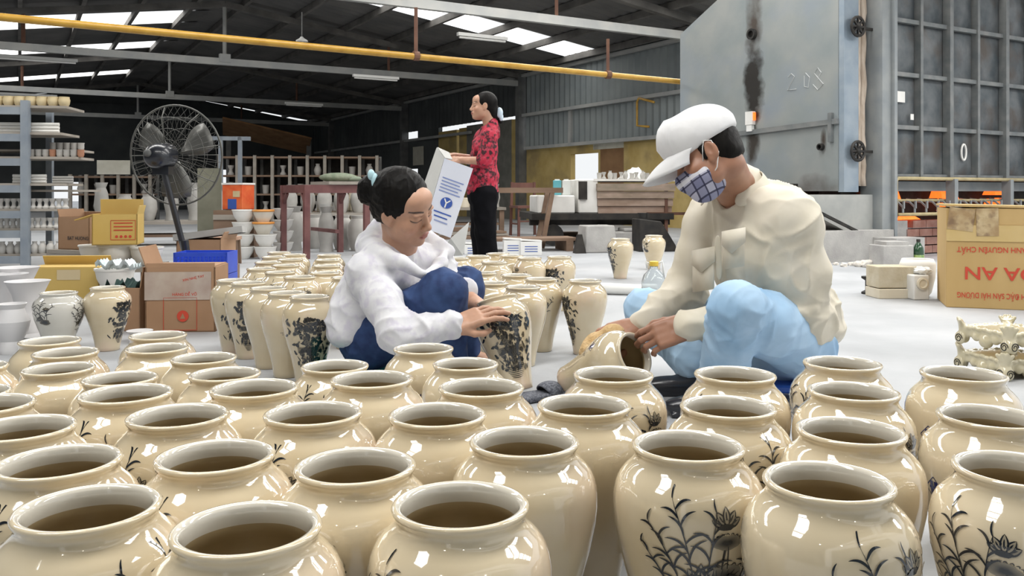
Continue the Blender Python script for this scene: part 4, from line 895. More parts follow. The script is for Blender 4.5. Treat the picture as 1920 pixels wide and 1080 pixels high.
# ---- industrial fan
FN = thing('pedestal_fan', 'big industrial pedestal fan with round wire guard', 'fan', (P(352, 400, 5.4).x, 5.4, 0))
FC = P(330, 291, 5.4)-Vector(FN.location); Rf = Matrix.Rotation(math.radians(-10), 3, 'Z') @ Matrix.Rotation(math.radians(4), 3, 'X')
m_wire = M('dull_wire', (.13, .13, .12), rough=.5, metal=.4); m_fanb = M('fan_black', (.012, .014, .02), (.02, .022, .03), rough=.3, coat=.3)
hub = V3(-.105, -.02, .0)+FC
def fp(r, a, y): return FC+Rf @ V3(r*math.cos(a), y, r*math.sin(a))
RG = .315
mb = MB(); mb.tube([fp(RG, a, 0) for a in np.linspace(0, 2*math.pi, 49)[:-1]], .0065, 6, closed=True); mb.build('guard_ring', m_wire, FN, smooth=True)
mb = MB()
for sgn, dep in ((-1, .09), (1, .08)):
    for k in range(40):
        a = 2*math.pi*k/40; mb.tube([fp(RG, a, 0), fp(RG*.8, a, sgn*dep*.75), fp(RG*.4, a, sgn*dep), fp(.04, a, sgn*dep)], .0011, 4, cap=False)
    for rr in (.1, .17, .24): mb.tube([fp(rr, a, sgn*dep*(1 if rr < .2 else .85)) for a in np.linspace(0, 2*math.pi, 33)[:-1]], .0014, 4, closed=True)
gw = mb.build('guard_wires', m_wire, FN); gw['kind'] = 'stuff'
for k in range(8):
    a = 2*math.pi*k/8+.2; mb = MB(); mb.tube([fp(RG, a, -.0), fp(RG*.75, a, -.07), fp(.05, a, -.1)], .0035, 5); mb.build('guard_spoke', m_wire, FN, smooth=True)
for k in range(3):
    a0 = 2*math.pi*k/3+.5; vs = []
    for i in range(7):
        r = .04+.235*i/6
        for j in range(4): aa = a0+(.5+.28*math.sin(math.pi*i/6))*(j/3-.5)*1.3; vs.append(fp(r, aa, .035*(j/3-.5)))
    mb = MB(); mb.add(vs, [(i*4+j, i*4+j+1, (i+1)*4+j+1, (i+1)*4+j) for i in range(6) for j in range(3)]); b_ = mb.build('fan_blade', M('fan_blade_%d' % k, (.16, .16, .15), rough=.4, metal=.5), FN, smooth=True)
    md = b_.modifiers.new('thickness', 'SOLIDIFY'); md.thickness = .003
Mm = Rf @ Matrix.Rotation(math.pi/2, 3, 'X')
mb = MB(); mb.lathe([(0, .27), (.045, .265), (.07, .24), (.078, .18), (.078, .1), (.06, .07), (.03, .05), (0, .05)], 24, FC, Mm); mb.build('motor', m_fanb, FN, smooth=True)
mb = MB(); mb.lathe([(.0, .285), (.022, .28), (.025, .26)], 12, FC+V3(-.02, 0, .02), Mm); mb.build('oscillation_knob', m_steel, FN, smooth=True)
mb = MB(); q = FC+Rf @ V3(0, -.15, -.07); mb.box(q+V3(0, 0, -.02), (.1, .08, .05)); mb.tube([q, V3(.045, -.05, .1)], .019, 12); mb.tube([V3(.012, -.09, .35), V3(.045, -.05, 0.02)], .026, 12); mb.build('pole', m_fanb, FN, smooth=40)
mb = MB(); mb.lathe([(0, 0), (.11, 0), (.11, .02), (.05, .05), (.03, .07), (0, .07)], 24, (.045, -.05, 0)); mb.build('base', m_fanb, FN, smooth=40)
# ---- cartons
def carton(loc, rz_, w, d, h, mat, lb, flaps=(), tape=None, name='carton'):
    o = thing(name, lb, 'carton', loc, rz_)
    mb = MB()
    for (c, s) in (((0, d/2, .003), (w, d, .006)), ((0, .003, h/2), (w, .006, h)), ((0, d-.003, h/2), (w, .006, h)), ((-w/2+.003, d/2, h/2), (.006, d, h)), ((w/2-.003, d/2, h/2), (.006, d, h))): mb.box(c, s)
    mb.build('carton_walls', mat, o)
    for (side, L, ang) in flaps:
        mb = MB()
        if side == 'front': R = Matrix.Rotation(-ang, 3, 'X'); c = V3(0, .003, h)+R @ V3(0, 0, L/2); mb.box(c, (w*.98, .005, L), R)
        if side == 'back': R = Matrix.Rotation(ang, 3, 'X'); R = Matrix.Rotation(-ang, 3, 'X'); c = V3(0, d-.003, h)+R @ V3(0, 0, L/2); mb.box(c, (w*.98, .005, L), R)
        if side in 'leftright':
            sg = -1 if side == 'left' else 1; R = Matrix.Rotation(sg*ang, 3, 'Y'); c = V3(sg*(w/2-.003), d/2, h)+R @ V3(0, 0, L/2); mb.box(c, (.005, d*.96, L), R)
        mb.build('flap', mat, o)
    if tape: mb = MB(); mb.box((tape[0], -.002, h*tape[2]), (tape[1], .002, h*tape[3])); mb.build('clear_tape', M('tape_sheen', (.62, .5, .3), rough=.12, coat=.5), o)
    return o
def frame_lines(o, x, z, w, h, mat, th=.003):
    for (c, s) in (((x, -.002, z+h/2), (w, .002, th)), ((x, -.002, z-h/2), (w, .002, th)), ((x-w/2, -.002, z), (th, .002, h)), ((x+w/2, -.002, z), (th, .002, h))):
        mb = MB(); mb.box(c, s); mb.build('printed_line', mat, o)
p = G(338, 623); BB = carton(p, math.radians(5), .315, .25, .30, m_card2, 'brown carton with a red triangle emblem on the floor', [('left', .1, .35), ('front', .02, .1)])
mb = MB(); mb.box((0, .125, .302), (.3, .24, .006)); mb.build('closed_lid', m_card2, BB)
mb = MB(); mb.box((-.01, -.002, .215), (.3, .002, .13)); mb.build('clear_tape', M('tape_greyish', (.40, .30, .25), (.5, .42, .36), scale=8, rough=.15, coat=.5), BB)
frame_lines(BB, 0, .085, .15, .15, m_red, .002); mb = MB(); mb.lathe([(0, 0), (.026, 0), (.026, .002), (0, .002)], 24, (.012, -.002, .075), Matrix.Rotation(math.pi/2, 3, 'X')); e_ = mb.build('red_disc', m_red, BB)
mb = MB(); mb.prism([(-.012, -.012), (.012, -.012), (0, .014)], .001, Matrix.Translation((.012, -.0052, .075))); mb.build('white_triangle', m_card2, e_)
text_mesh('HÀNG DỄ VỠ', .018, m_red, 'red_lettering', BB, facing((.02, -.0036, .175))); text_mesh('XIN NHẸ TAY', .016, m_red, 'red_lettering', BB, facing((.06, -.0036, .25), 90, 12))
p = G(222, 622)+V3(-.0, .02, 0); CB = carton(p, math.radians(-8), .2, .18, .2, m_card2, 'small open carton stuffed with dark green cloth beside the tan jar', [('right', .1, .15), ('front', .06, 2.0)])
mb = MB(); rg = random.Random(3); n = 12; vs = [(-.09+.18*i/11, .01+.16*j/11, .2+.035*math.sin(i*1.3)*math.cos(j*1.1)+rg.uniform(-.012, .012)) for i in range(n) for j in range(n)]
mb.add(vs, [(i*n+j, (i+1)*n+j, (i+1)*n+j+1, i*n+j+1) for i in range(11) for j in range(11)]); o = mb.build('green_cloth', M('dark_green_cloth', (.012, .035, .035), (.03, .07, .06), scale=20, rough=.9), smooth=True, loc=p, rotz=math.radians(-8)); tag(o, 'crumpled dark green cloth in the small open carton', 'cloth')
p = P(118, 555, 4.55); YF = carton((p.x, 4.55, .0), math.radians(4), .37, .2, .245, m_cardy, 'long yellow carton lying behind the greyish jar', [('back', .06, -.5)], (.03, .12, .85, .22)); mb = MB(); mb.box((0, .1, .247), (.36, .19, .005)); mb.build('closed_lid', m_cardy, YF)
# basins on the floor carrying the open yellow carton
ME_BAS = small_pot('white_basin', [(0, 0), (.05, 0), (.07, .02), (.09, .06), (.098, .1), (.104, .105), (.104, .115), (.094, .112), (.086, .07), (0, .02)], m_plaster, 24)
def basin(x, y, Y, z, sc, lb):
    o = link('white_basin', ME_BAS, None, (P(x, y, Y).x, Y, z)); o.scale = (sc,)*3; tag(o, lb, 'basin', 'white basins under the cartons'); return o
BZ = .225
pl = thing('timber_bench', 'low timber bench under the white basins and cartons', 'bench', (P(192, 500, 5.0).x, 5.0, 0), math.radians(4))
mb = MB(); mb.box((0, .05, BZ-.018), (.60, .4, .03)); mb.build('bench_top', m_board, pl)
for sx in (-.28, .28):
    for sy in (-.1, .2): mb = MB(); mb.box((sx, sy, (BZ-.033)/2), (.04, .04, BZ-.033)); mb.build('leg', m_woodb, pl)
for k, (x, Y, sc, lb) in enumerate(((180, 5.12, .95, 'white basin furthest left under the open yellow carton'), (219, 4.98, 1.05, 'wide white basin in the middle under the open yellow carton'), (275, 4.98, .92, 'tall white basin next to the blue crate'))): basin(x, 480, Y, BZ, sc, lb)
for (x, y, Y, lb) in ((216, 520, 4.55, 'white basin low behind the tan jar'),): basin(x, y, Y, .13, 1.0, lb)
o = thing('basin_support', 'grey block holding the low white basin', 'block', (P(216, 520, 4.55).x, 4.55, 0)); mb = MB(); mb.box((0, 0, .064), (.16, .14, .128)); mb.build('block_body', m_conc, o, bevel=.006); mb = MB(); mb.box((0, 0, .01), (.2, .16, .02)); mb.build('block_foot', m_conc, o)
n = 12; vs = [(-.1+.2*i/11, -.06+.12*j/11, .02*math.sin(i*1.7)+.015*math.cos(j*2.1)) for i in range(n) for j in range(n)]
mb = MB(); mb.add(vs, [(i*n+j, (i+1)*n+j, (i+1)*n+j+1, i*n+j+1) for i in range(11) for j in range(11)]); o = mb.build('plastic_sheet', M('pale_blue_film', (.55, .66, .68), (.7, .76, .77), scale=9, rough=.2), smooth=True, loc=(P(220, 530, 4.5).x, 4.52, .265)); tag(o, 'pale bluish plastic sheet crumpled on the low basin', 'plastic sheet')
zb = BZ+.115*1.05+.002
p = P(233, 470, 4.98); YO = carton((p.x, 4.86, zb), math.radians(14), .24, .22, .175, m_cardy, 'open yellow carton with raised flaps standing on white basins', [('left', .1, 1.9), ('back', .085, -.1), ('right', .05, .25), ('front', .0, 0)])
frame_lines(YO, .045, .085, .13, .11, m_red, .0025)
for k in range(3): mb = MB(); mb.box((.045, -.002, .125-.02*k), (.1, .002, .006)); mb.build('printed_line', m_red, YO)
for k in range(4): mb = MB(); mb.lathe([(0, 0), (.008, 0), (.008, .002), (0, .002)], 12, (.01+.024*k, -.001, .048), Matrix.Rotation(math.pi/2, 3, 'X')); mb.build('red_symbol', m_red, YO)
p = P(138, 472, 5.25); BR = carton((p.x, 5.25, BZ+.07), math.radians(-22), .26, .2, .2, m_card2, 'brown open carton left of the open yellow carton', [('left', .05, .3), ('back', .03, -.2)])
text_mesh('BAT HUONG', .03, m_blackprint, 'black_lettering', BR, facing((.04, -.004, .07)))
o = thing('plank_stack', 'short stack of planks under the brown open carton', 'planks', (P(138, 490, 5.25).x, 5.33, BZ), math.radians(-22))
for k in range(3): mb = MB(); mb.box((0, .0, .0115+.0233*k), (.3-.01*k, .24, .022)); mb.build('plank', m_board, o)
# blue crate
m_crate = M('blue_crate_plastic', (.02, .06, .52), (.03, .09, .62), rough=.4)
for kk, (zc, lb) in enumerate(((.0, 'lower blue plastic crate standing before the fan pole'), (.128, 'upper blue plastic crate stacked on the other'))):
    o = thing('blue_crate', lb, 'crate', (P(351, 500, 4.75).x, 4.95, .045+zc), math.radians(3), 'blue plastic crates'); w, d, h = .3, .22, .125
    mb = MB(); mb.box((0, d/2, .004), (w, d, .008)); mb.build('crate_floor', m_crate, o)
    for (c, s) in (((0, .004, h-.012), (w, .008, .024)), ((0, .004, .012), (w, .008, .024)), ((0, d-.004, h/2), (w, .008, h)), ((-w/2, d/2, h/2), (.008, d, h)), ((w/2, d/2, h/2), (.008, d, h))): mb = MB(); mb.box(c, s); mb.build('crate_wall', m_crate, o)
    for k in range(13): mb = MB(); mb.box((-w/2+.012+k*(w-.024)/12, .004, h/2), (.009, .007, h-.04)); mb.build('crate_slat', m_crate, o)
    for k in range(3): mb = MB(); mb.box((0, .005, .035+.026*k), (w, .005, .006)); mb.build('crate_bar', m_crate, o)
o = thing('crate_pallet', 'thin wooden pallet under the blue crates', 'pallet', (P(351, 500, 4.75).x, 4.95, 0), math.radians(3))
for k in range(4): mb = MB(); mb.box((0, .03+.055*k, .035), (.34, .045, .018)); mb.build('plank', m_woodb, o)
for x in (-.13, .13): mb = MB(); mb.box((x, .11, .013), (.04, .22, .026)); mb.build('bearer', m_woodb, o)
# carton, tray, stool, red tin right of the fan
p = P(372, 480, 5.9); carton((p.x, 5.9, .13), math.radians(-6), .32, .25, .19, m_card2, 'closed brown carton behind the fan pole under the dark tray', [('right', .06, .5)])
o = thing('support_crate', 'brown timber crate under the closed carton behind the fan', 'crate', (P(372, 480, 5.9).x, 6.02, 0)); mb = MB(); mb.box((0, 0, .065), (.4, .3, .128)); mb.build('crate_body', m_woodb, o); mb = MB(); mb.box((0, -.155, .065), (.4, .012, .03)); mb.build('batten', m_board, o)
o = thing('metal_tray', 'dark shallow metal tray tilted on the carton right of the fan', 'tray', (P(398, 408, 6.1).x, 6.08, .335), .0); o.rotation_euler = (math.radians(-3), math.radians(-7), math.radians(12))
mb = MB(); mb.box((0, 0, .0), (.44, .3, .012)); mb.build('tray_floor', m_iron, o)
for (c, s) in (((0, -.15, .02), (.46, .012, .045)), ((0, .15, .02), (.46, .012, .045)), ((-.225, 0, .02), (.012, .3, .045)), ((.225, 0, .02), (.012, .3, .045))): mb = MB(); mb.box(c, s); mb.build('tray_rim', m_greyw, o)
o = thing('wooden_stool', 'small pinkish wooden stool right of the blue crates', 'stool', G(420, 497)+V3(0, .1, 0), .1)
mb = MB(); mb.box((0, 0, .235), (.21, .18, .03)); mb.build('stool_seat', M('pink_wood', (.42, .26, .18), (.5, .33, .24), rough=.7), o)
for sx in (-1, 1):
    for sy in (-1, 1): mb = MB(); mb.bar((sx*.09, sy*.07, 0), (sx*.08, sy*.065, .22), .03); mb.build('leg', m_woodb, o)
o = thing('paint_tin', 'orange red printed tin box above the white bowls', 'tin', (P(447, 395, 8.6).x, 8.6, .47), math.radians(-18))
sp_ = thing('tin_crate', 'brown timber crate behind the stacked bowls holding the orange tin', 'crate', (o.location.x, 8.6, 0)); mb = MB(); mb.box((0, 0, .234), (.4, .3, .468)); mb.build('crate_body', m_woodb, sp_); mb = MB(); mb.box((0, -.155, .4), (.4, .012, .05)); mb.build('batten', m_board, sp_)
m_orange = M('orange_red_print', (.62, .09, .025), (.7, .16, .05), scale=12, rough=.45)
mb = MB(); mb.box((0, 0, .13), (.24, .2, .25)); mb.build('tin_body', m_orange, o, bevel=.006); mb = MB(); mb.box((0, 0, .262), (.25, .21, .018)); mb.build('tin_lid', m_plaster, o)
mb = MB(); mb.box((.0, -.102, .06), (.1, .004, .1)); mb.build('blue_label', m_blueprint, o); mb = MB(); mb.box((.05, -.102, .16), (.08, .004, .06)); mb.build('yellow_label', m_tan, o)
# stacked bowls
ME_BOWL = small_pot('bowl', [(0, 0), (.055, 0), (.06, .012), (.09, .06), (.104, .11), (.108, .112), (.108, .12), (.098, .118), (.085, .06), (0, .02)], m_plaster, 24)
ME_OBOWL = small_pot('orange_bowl', [(0, 0), (.055, 0), (.06, .012), (.085, .06), (.1, .1), (.104, .102), (.104, .12), (.096, .118), (.08, .06), (0, .02)], M('orange_rim_glaze', (.66, .62, .54), rough=.4), 24)
m_orim = M('orange_band', (.60, .25, .05), rough=.4)
for (x, base, n, lb, kinds) in ((450, 487, 4, 'left stack beside the wooden stool', 'wwww'), (492, 487, 4, 'right stack beside the red table', 'wwoo'), (526, 477, 4, 'rear stack behind the red table leg', 'wwww')):
    p = G(x, base)+V3(0, .1, 0)
    for k in range(n):
        o = link('white_bowl' if kinds[k] == 'w' else 'orange_bowl', ME_BOWL if kinds[k] == 'w' else ME_OBOWL, None, (p.x-(.02 if kinds[k] == 'o' else 0), p.y, .001+.119*k))
        tag(o, '%s bowl %s from the bottom of the %s' % ('white' if kinds[k] == 'w' else 'orange banded', ORD[k], lb), 'bowl', 'stacked bowls')
        if kinds[k] == 'o': mb = MB(); mb.lathe([(.1045, .1), (.1055, .1), (.1055, .121), (.1045, .121)], 24); mb.build('orange_rim', m_orim, o, smooth=True)
# ---- dark red table
TB = thing('red_table', 'dark red wooden table frame with corner brackets', 'table', V3((608-960)*8.75/FPX, 8.75, 0), math.radians(-58))
w, d, h = .74, .62, .72
m_redw = M('dark_red_paint', (.115, .04, .04), (.17, .07, .065), scale=8, rough=.5)
for (c, s) in (((0, -d/2, h-.04), (w, .04, .08)), ((0, d/2, h-.04), (w, .04, .08)), ((-w/2, 0, h-.04), (.04, d, .08)), ((w/2, 0, h-.04), (.04, d, .08))): mb = MB(); mb.box(c, s); mb.build('apron', m_redw, TB)
for sx in (-1, 1):
    for sy in (-1, 1):
        mb = MB(); mb.box((sx*w/2, sy*d/2, h/2), (.055, .055, h)); mb.build('leg', m_redw, TB)
        mb = MB(); mb.bar((sx*w/2, sy*d/2, h-.2), (sx*(w/2-.13), sy*d/2, h-.08), .03); mb.build('bracket', m_redw, TB)
mb = MB(); mb.box((0, 0, .26), (w, .035, .035)); mb.build('stretcher', m_redw, TB)
mb = MB(); mb.box((.14, .1, h+.02), (.55, .4, .03)); mb.build('table_board', m_board, TB)
o = thing('cloth_bundle', 'greenish cloth bundle on the red table', 'cloth', TB.location+V3(.12, .1, h+.036), 0); mb = MB(); mb.ball((0, 0, .045), (.2, .1, .05), 16, 8); mb.build('bundle_body', M('grey_green_cloth', (.14, .18, .12), (.24, .27, .2), scale=12, rough=.9, bump=.5), o, smooth=True); mb = MB(); mb.ball((.15, 0, .03), (.1, .07, .032), 12, 6); mb.build('bundle_end', M('grey_green_cloth2', (.2, .24, .18), rough=.9), o, smooth=True)
# ---- pots and moulds behind the table
rg = random.Random(12)
ME_MOULD = small_pot('mould', [(0, 0), (.12, 0), (.125, .02), (.12, .17), (.1, .18), (.09, .17), (.08, .05), (0, .04)], m_bisque, 18)
ME_BIGV = small_pot('big_vase', [(0, 0), (.09, 0), (.11, .05), (.15, .2), (.14, .33), (.09, .42), (.1, .46), (.085, .45), (.1, .35), (0, .1)], m_rawgrey, 20)
ME_TALL = small_pot('tall_vase', [(0, 0), (.09, 0), (.08, .1), (.11, .25), (.09, .42), (.06, .5), (.09, .58), (.08, .57), (0, .3)], m_greyw, 20)
k = 0
for (x, b, me, cat) in ((553, 470, ME_TALL, 'vase'), (592, 466, ME_BIGV, 'vase'), (612, 472, ME_TALL, 'vase'), (642, 468, ME_BIGV, 'vase'), (672, 470, ME_BIGV, 'vase'), (560, 452, ME_BIGV, 'vase'), (610, 452, ME_TALL, 'vase'), (700, 462, ME_TALL, 'vase')):
    o = link('raw_vase', me, None, G(x, b)); o.scale = (.85,)*3; tag(o, 'unglazed pale vase behind the red table, %s of the raw vases' % ORD[k], cat, 'raw vases behind the red table'); k += 1
k = 0
for (x, cnt) in ((640, 3), (665, 4), (690, 4), (715, 4), (740, 4)):
    for q in range(cnt):
        o = link('plaster_mould', ME_MOULD, None, G(x, 440)+V3(0, .2, .181*q)); tag(o, 'round plaster mould, %s up in the %s stack behind the raw vases' % (ORD[q], ORD[k]), 'mould', 'stacked moulds behind the red table')
    k += 1
# ---- racks at the back
def back_rack(loc, rz_, W_, H_, nb, levels, lb, fill=True, sign=False):
    o = thing('drying_rack', lb, 'rack', loc, rz_, 'drying racks at the back')
    for i in range(nb+1):
        for y in (0, .6): mb = MB(); mb.box((-W_/2+W_*i/nb, y, H_/2), (.06, .06, H_)); mb.build('upright', m_board if y == 0 else m_steel, o)
    for z in levels: mb = MB(); mb.box((0, .3, z), (W_, .62, .035)); mb.build('shelf', m_woodb, o)
    mb = MB(); mb.box((0, .64, H_/2), (W_, .02, H_)); mb.build('dark_backing', m_dark, o)  # near-black sheet closing the rack behind its shelves
    if sign: mb = MB(); mb.box((W_*.05, -.05, H_+.14), (.62, .03, .28)); mb.build('sign_board', m_lintel, o)
    return o
R1 = back_rack((-4.25, 17, 0), RA*.1, 3.1, 1.38, 9, (.25, .6, .97, 1.34), 'long dark drying rack with pale uprights behind the red table')
R2 = back_rack((-8.0, 17, 0), RA*.3, 1.5, 1.0, 5, (.25, .6, .95), 'drying rack with a pale sign board behind the fan', sign=True)
kk = 0
for (R, W_, lev, nb) in ((R1, 3.1, (.25, .6, .97), 9), (R2, 1.5, (.25, .6), 5)):
    for li, z in enumerate(lev):
        for i in range(nb):
            if (i*7+li*3) % 4 == 0: continue
            Rm = Matrix.Rotation(R.rotation_euler.z, 3, 'Z'); q = Vector(R.location)+Rm @ V3(-W_/2+W_*(i+.5)/nb, .18, z+.0185)
            o = link('raw_pot', [ME_CUP, ME_VASE, ME_SPIN][(i+li) % 3], None, q); o.scale = (2.3,)*3
            tag(o, 'pale raw pot on the %s shelf of the %s rack, bay %s from left' % (ORD[li], 'long' if R is R1 else 'signed', ORD[i]), 'pottery', 'raw pots on the drying racks')
o = thing('wooden_screen', 'grey-green board panel standing behind the fan guard', 'panel', P(393, 400, 9.0)*1+V3(0, 0, 0), RA*.3); o.location.z = 0
mb = MB(); mb.box((0, 0, .45), (.24, .03, .9)); mb.build('panel_board', M('grey_green_board', (.15, .15, .11), (.2, .2, .15), rough=.85), o); mb = MB(); mb.box((0, .02, .05), (.3, .2, .04)); mb.build('panel_foot', m_woodb, o)
o = thing('steel_gantry', 'tall grey steel frame behind the fan', 'frame', (P(432, 400, 11).x, 11, 0), RA*.3)
for x in (-.2, .2): mb = MB(); mb.box((x*.6, 0, .68), (.05, .05, 1.36)); mb.build('upright', m_rackp, o)
mb = MB(); mb.box((0, 0, 1.34), (.5, .05, .05)); mb.build('cross_bar', m_rackp, o)
# ---- unglazed ware at the far left edge
m_rawb = M('raw_bisque_white', (.66, .65, .66), (.72, .71, .71), scale=5, rough=.75)
ME_G1 = small_pot('gourd', [(0, 0), (.045, 0), (.05, .02), (.04, .05), (.06, .09), (.068, .13), (.05, .165), (.045, .18), (.055, .2), (.05, .2), (.04, .18), (0, .1)], m_rawb, 24)
ME_G2 = small_pot('flared_vase', [(0, 0), (.06, 0), (.065, .03), (.05, .08), (.045, .15), (.06, .22), (.085, .275), (.09, .28), (.08, .275), (0, .15)], m_rawb, 24)
ME_G3 = small_pot('open_bowl', [(0, 0), (.04, 0), (.05, .02), (.09, .07), (.12, .1), (.122, .106), (.11, .1), (0, .03)], m_rawb, 24)
for (x, b, me, sc, nm, lb) in ((22, 662, ME_G1, 1.0, 'gourd_vase', 'white unglazed gourd vase at the left edge'), (52, 648, ME_G2, .98, 'flared_vase', 'white unglazed vase with flared mouth left of the greyish jar'), (8, 640, ME_G2, 1.05, 'flared_vase', 'white unglazed vase cut by the left edge'),
                                (72, 655, ME_G3, .55, 'small_bowl', 'small white unglazed bowl below the flared vase'), (262, 640, ME_G3, .45, 'small_bowl', 'small whitish bowl on the floor right of the tan jar'), (30, 628, ME_G2, 1.1, 'flared_vase', 'tall white unglazed vase behind the gourd vase')):
    o = link(nm, me, None, G(x, b)); o.scale = (sc,)*3; tag(o, lb, 'pottery', 'unglazed ware at the left edge')

# ---- low boards crowded with raw ware in the middle distance
m_dkfloor = None
def ware_table(loc, rz_, W_, D_, H_, lb, seed, nx, ny, kinds, gname):
    o = thing('ware_table', lb, 'table', loc, rz_); rg = random.Random(seed); Rm = Matrix.Rotation(rz_, 3, 'Z')
    mb = MB(); mb.box((0, 0, H_-.02), (W_, D_, .04)); mb.build('table_board', m_board, o)
    for sx in (-1, 1):
        for sy in (-1, 1): mb = MB(); mb.box((sx*(W_/2-.06), sy*(D_/2-.06), (H_-.04)/2), (.07, .07, H_-.04)); mb.build('leg', m_woodb, o)
    mb = MB(); mb.box((0, 0, H_*.4), (W_-.12, D_-.1, .03)); mb.build('lower_shelf', m_woodb, o)
    i = 0
    for a in range(nx):
        for b in range(ny):
            me, sc = kinds[rg.randrange(len(kinds))]; q = Vector(loc)+Rm @ V3(-W_/2+W_*(a+.5)/nx, -D_/2+D_*(b+.5)/ny, H_+.001); c = link('raw_ware', me, None, q); c.scale = (sc,)*3
            tag(c, 'raw pale pot, %s across in the %s rank on the %s' % (ORD[a], ORD[b], gname), 'pottery', 'raw ware on the '+gname)
ware_table((P(850, 400, 13).x, 13, 0), RA*.4, 1.5, .7, .42, 'low table crowded with raw ware behind the squatting woman', 3, 6, 2, [(ME_BIGV, .7), (ME_MOULD, .8), (ME_TALL, .6)], 'low table')
ware_table((P(640, 400, 12.6).x, 12.6, 0), RA*.4, 1.7, .8, .35, 'long low table of raw ware behind the red table', 8, 7, 2, [(ME_BIGV, .75), (ME_TALL, .7), (ME_MOULD, .9)], 'long table')
ware_table((P(300, 400, 10.5).x, 10.5, 0), RA*.4, 1.6, .6, .3, 'low table of raw ware seen through the fan', 6, 6, 1, [(ME_TALL, .8), (ME_BIGV, .7)], 'table behind the fan')
for k, (x, b, w, h) in enumerate(((790, 452, .5, .12), (852, 448, .5, .16), (925, 446, .4, .1), (1070, 452, .4, .12))):
    o = thing('timber_stack', 'dusty timber stack on the floor, %s from left behind the standing woman' % ORD[k], 'timber', G(x, b), RA*(.3+.2*k))
    for q in range(3): mb = MB(); mb.box((0, .03*q, h/6+h/3*q), (w*(1-.08*q), .3, h/3-.006)); mb.build('plank', [m_woodb, m_board, m_woodb][q], o)
# ================================================================ people
def vcol_mat(name, rough=.5, sss=.0, bump=0, bscale=200):
    m = bpy.data.materials.new(name); m.use_nodes = True; nt = m.node_tree; N = nt.nodes; b = N['Principled BSDF']; a = N.new('ShaderNodeAttribute'); a.attribute_name = 'Col'
    n = N.new('ShaderNodeTexNoise'); n.inputs['Scale'].default_value = 40; mx = N.new('ShaderNodeMix'); mx.data_type = 'RGBA'; mx.blend_type = 'MULTIPLY'; mx.inputs[0].default_value = .18
    nt.links.new(a.outputs['Color'], mx.inputs[6]); nt.links.new(n.outputs[0], mx.inputs[7]); nt.links.new(mx.outputs[2], b.inputs['Base Color'])
    b.inputs['Roughness'].default_value = rough; b.inputs['Subsurface Weight'].default_value = sss; b.inputs['Subsurface Radius'].default_value = (.01, .004, .002)
    return m
def vnoise(V, seed):
    i = np.floor(V).astype(np.int64); f = V-i; f = f*f*(3-2*f); o = 0
    for dx in (0, 1):
        for dy in (0, 1):
            for dz in (0, 1):
                h = (i[:, 0]+dx)*73856093 ^ (i[:, 1]+dy)*19349663 ^ (i[:, 2]+dz)*83492791 ^ seed*2654435761; h = (h ^ (h >> 13))*1274126177 & 0xffffffff; h = ((h ^ (h >> 16)) & 0xffff)/65535.0
                o = o+h*(f[:, 0] if dx else 1-f[:, 0])*(f[:, 1] if dy else 1-f[:, 1])*(f[:, 2] if dz else 1-f[:, 2])
    return o
def cloth_folds(amp, seed, f=38, dirs=((.2, .1, 1), (.8, .3, .5), (-.7, .3, .6))):
    """ridged noise drawn out along several directions: sharp-crested cloth folds"""
    def fn(V):
        o = np.zeros(len(V)); w = np.stack([vnoise(V*9+7*k, seed+k) for k in range(3)], 1)-.5; Q = V+w*.05
        for k, d in enumerate(dirs):
            a = np.array(Vector(d).normalized()); L = Q @ a; S = (Q-L[:, None]*a)*(f/2.2)+L[:, None]*a*(f/9)
            r = 1-np.abs(2*vnoise(S+11*k, seed+10+k)-1); m = np.clip(2.2*vnoise(V*7+3*k, seed+20+k)-.6, 0, 1); o += m*(r**3-.35)
        return amp*o
    return fn
def creases(lst):
    def fn(V):
        o = np.zeros(len(V))
        for (j, ax, amp, r, f, wv) in lst:
            d = V-np.array(j); a = np.array(Vector(ax).normalized()); t = d @ a; pr = np.cross(a, (0.31, .55, .77)); pr /= np.linalg.norm(pr); g = np.exp(-(d*d).sum(1)/(r*r)); s_ = np.sin(.8*f*(t+1.6*wv*np.sin((d @ pr)*19+1)+1.1*wv*np.sin((d @ np.cross(a, pr))*31))); md = .5+.5*np.sin((d @ pr)*33+(d @ a)*21); o += .8*amp*g*md*(1-2*np.abs(s_)**.6)
        return o
    return fn
def both(*fs): return lambda V: sum(f(V) for f in fs)
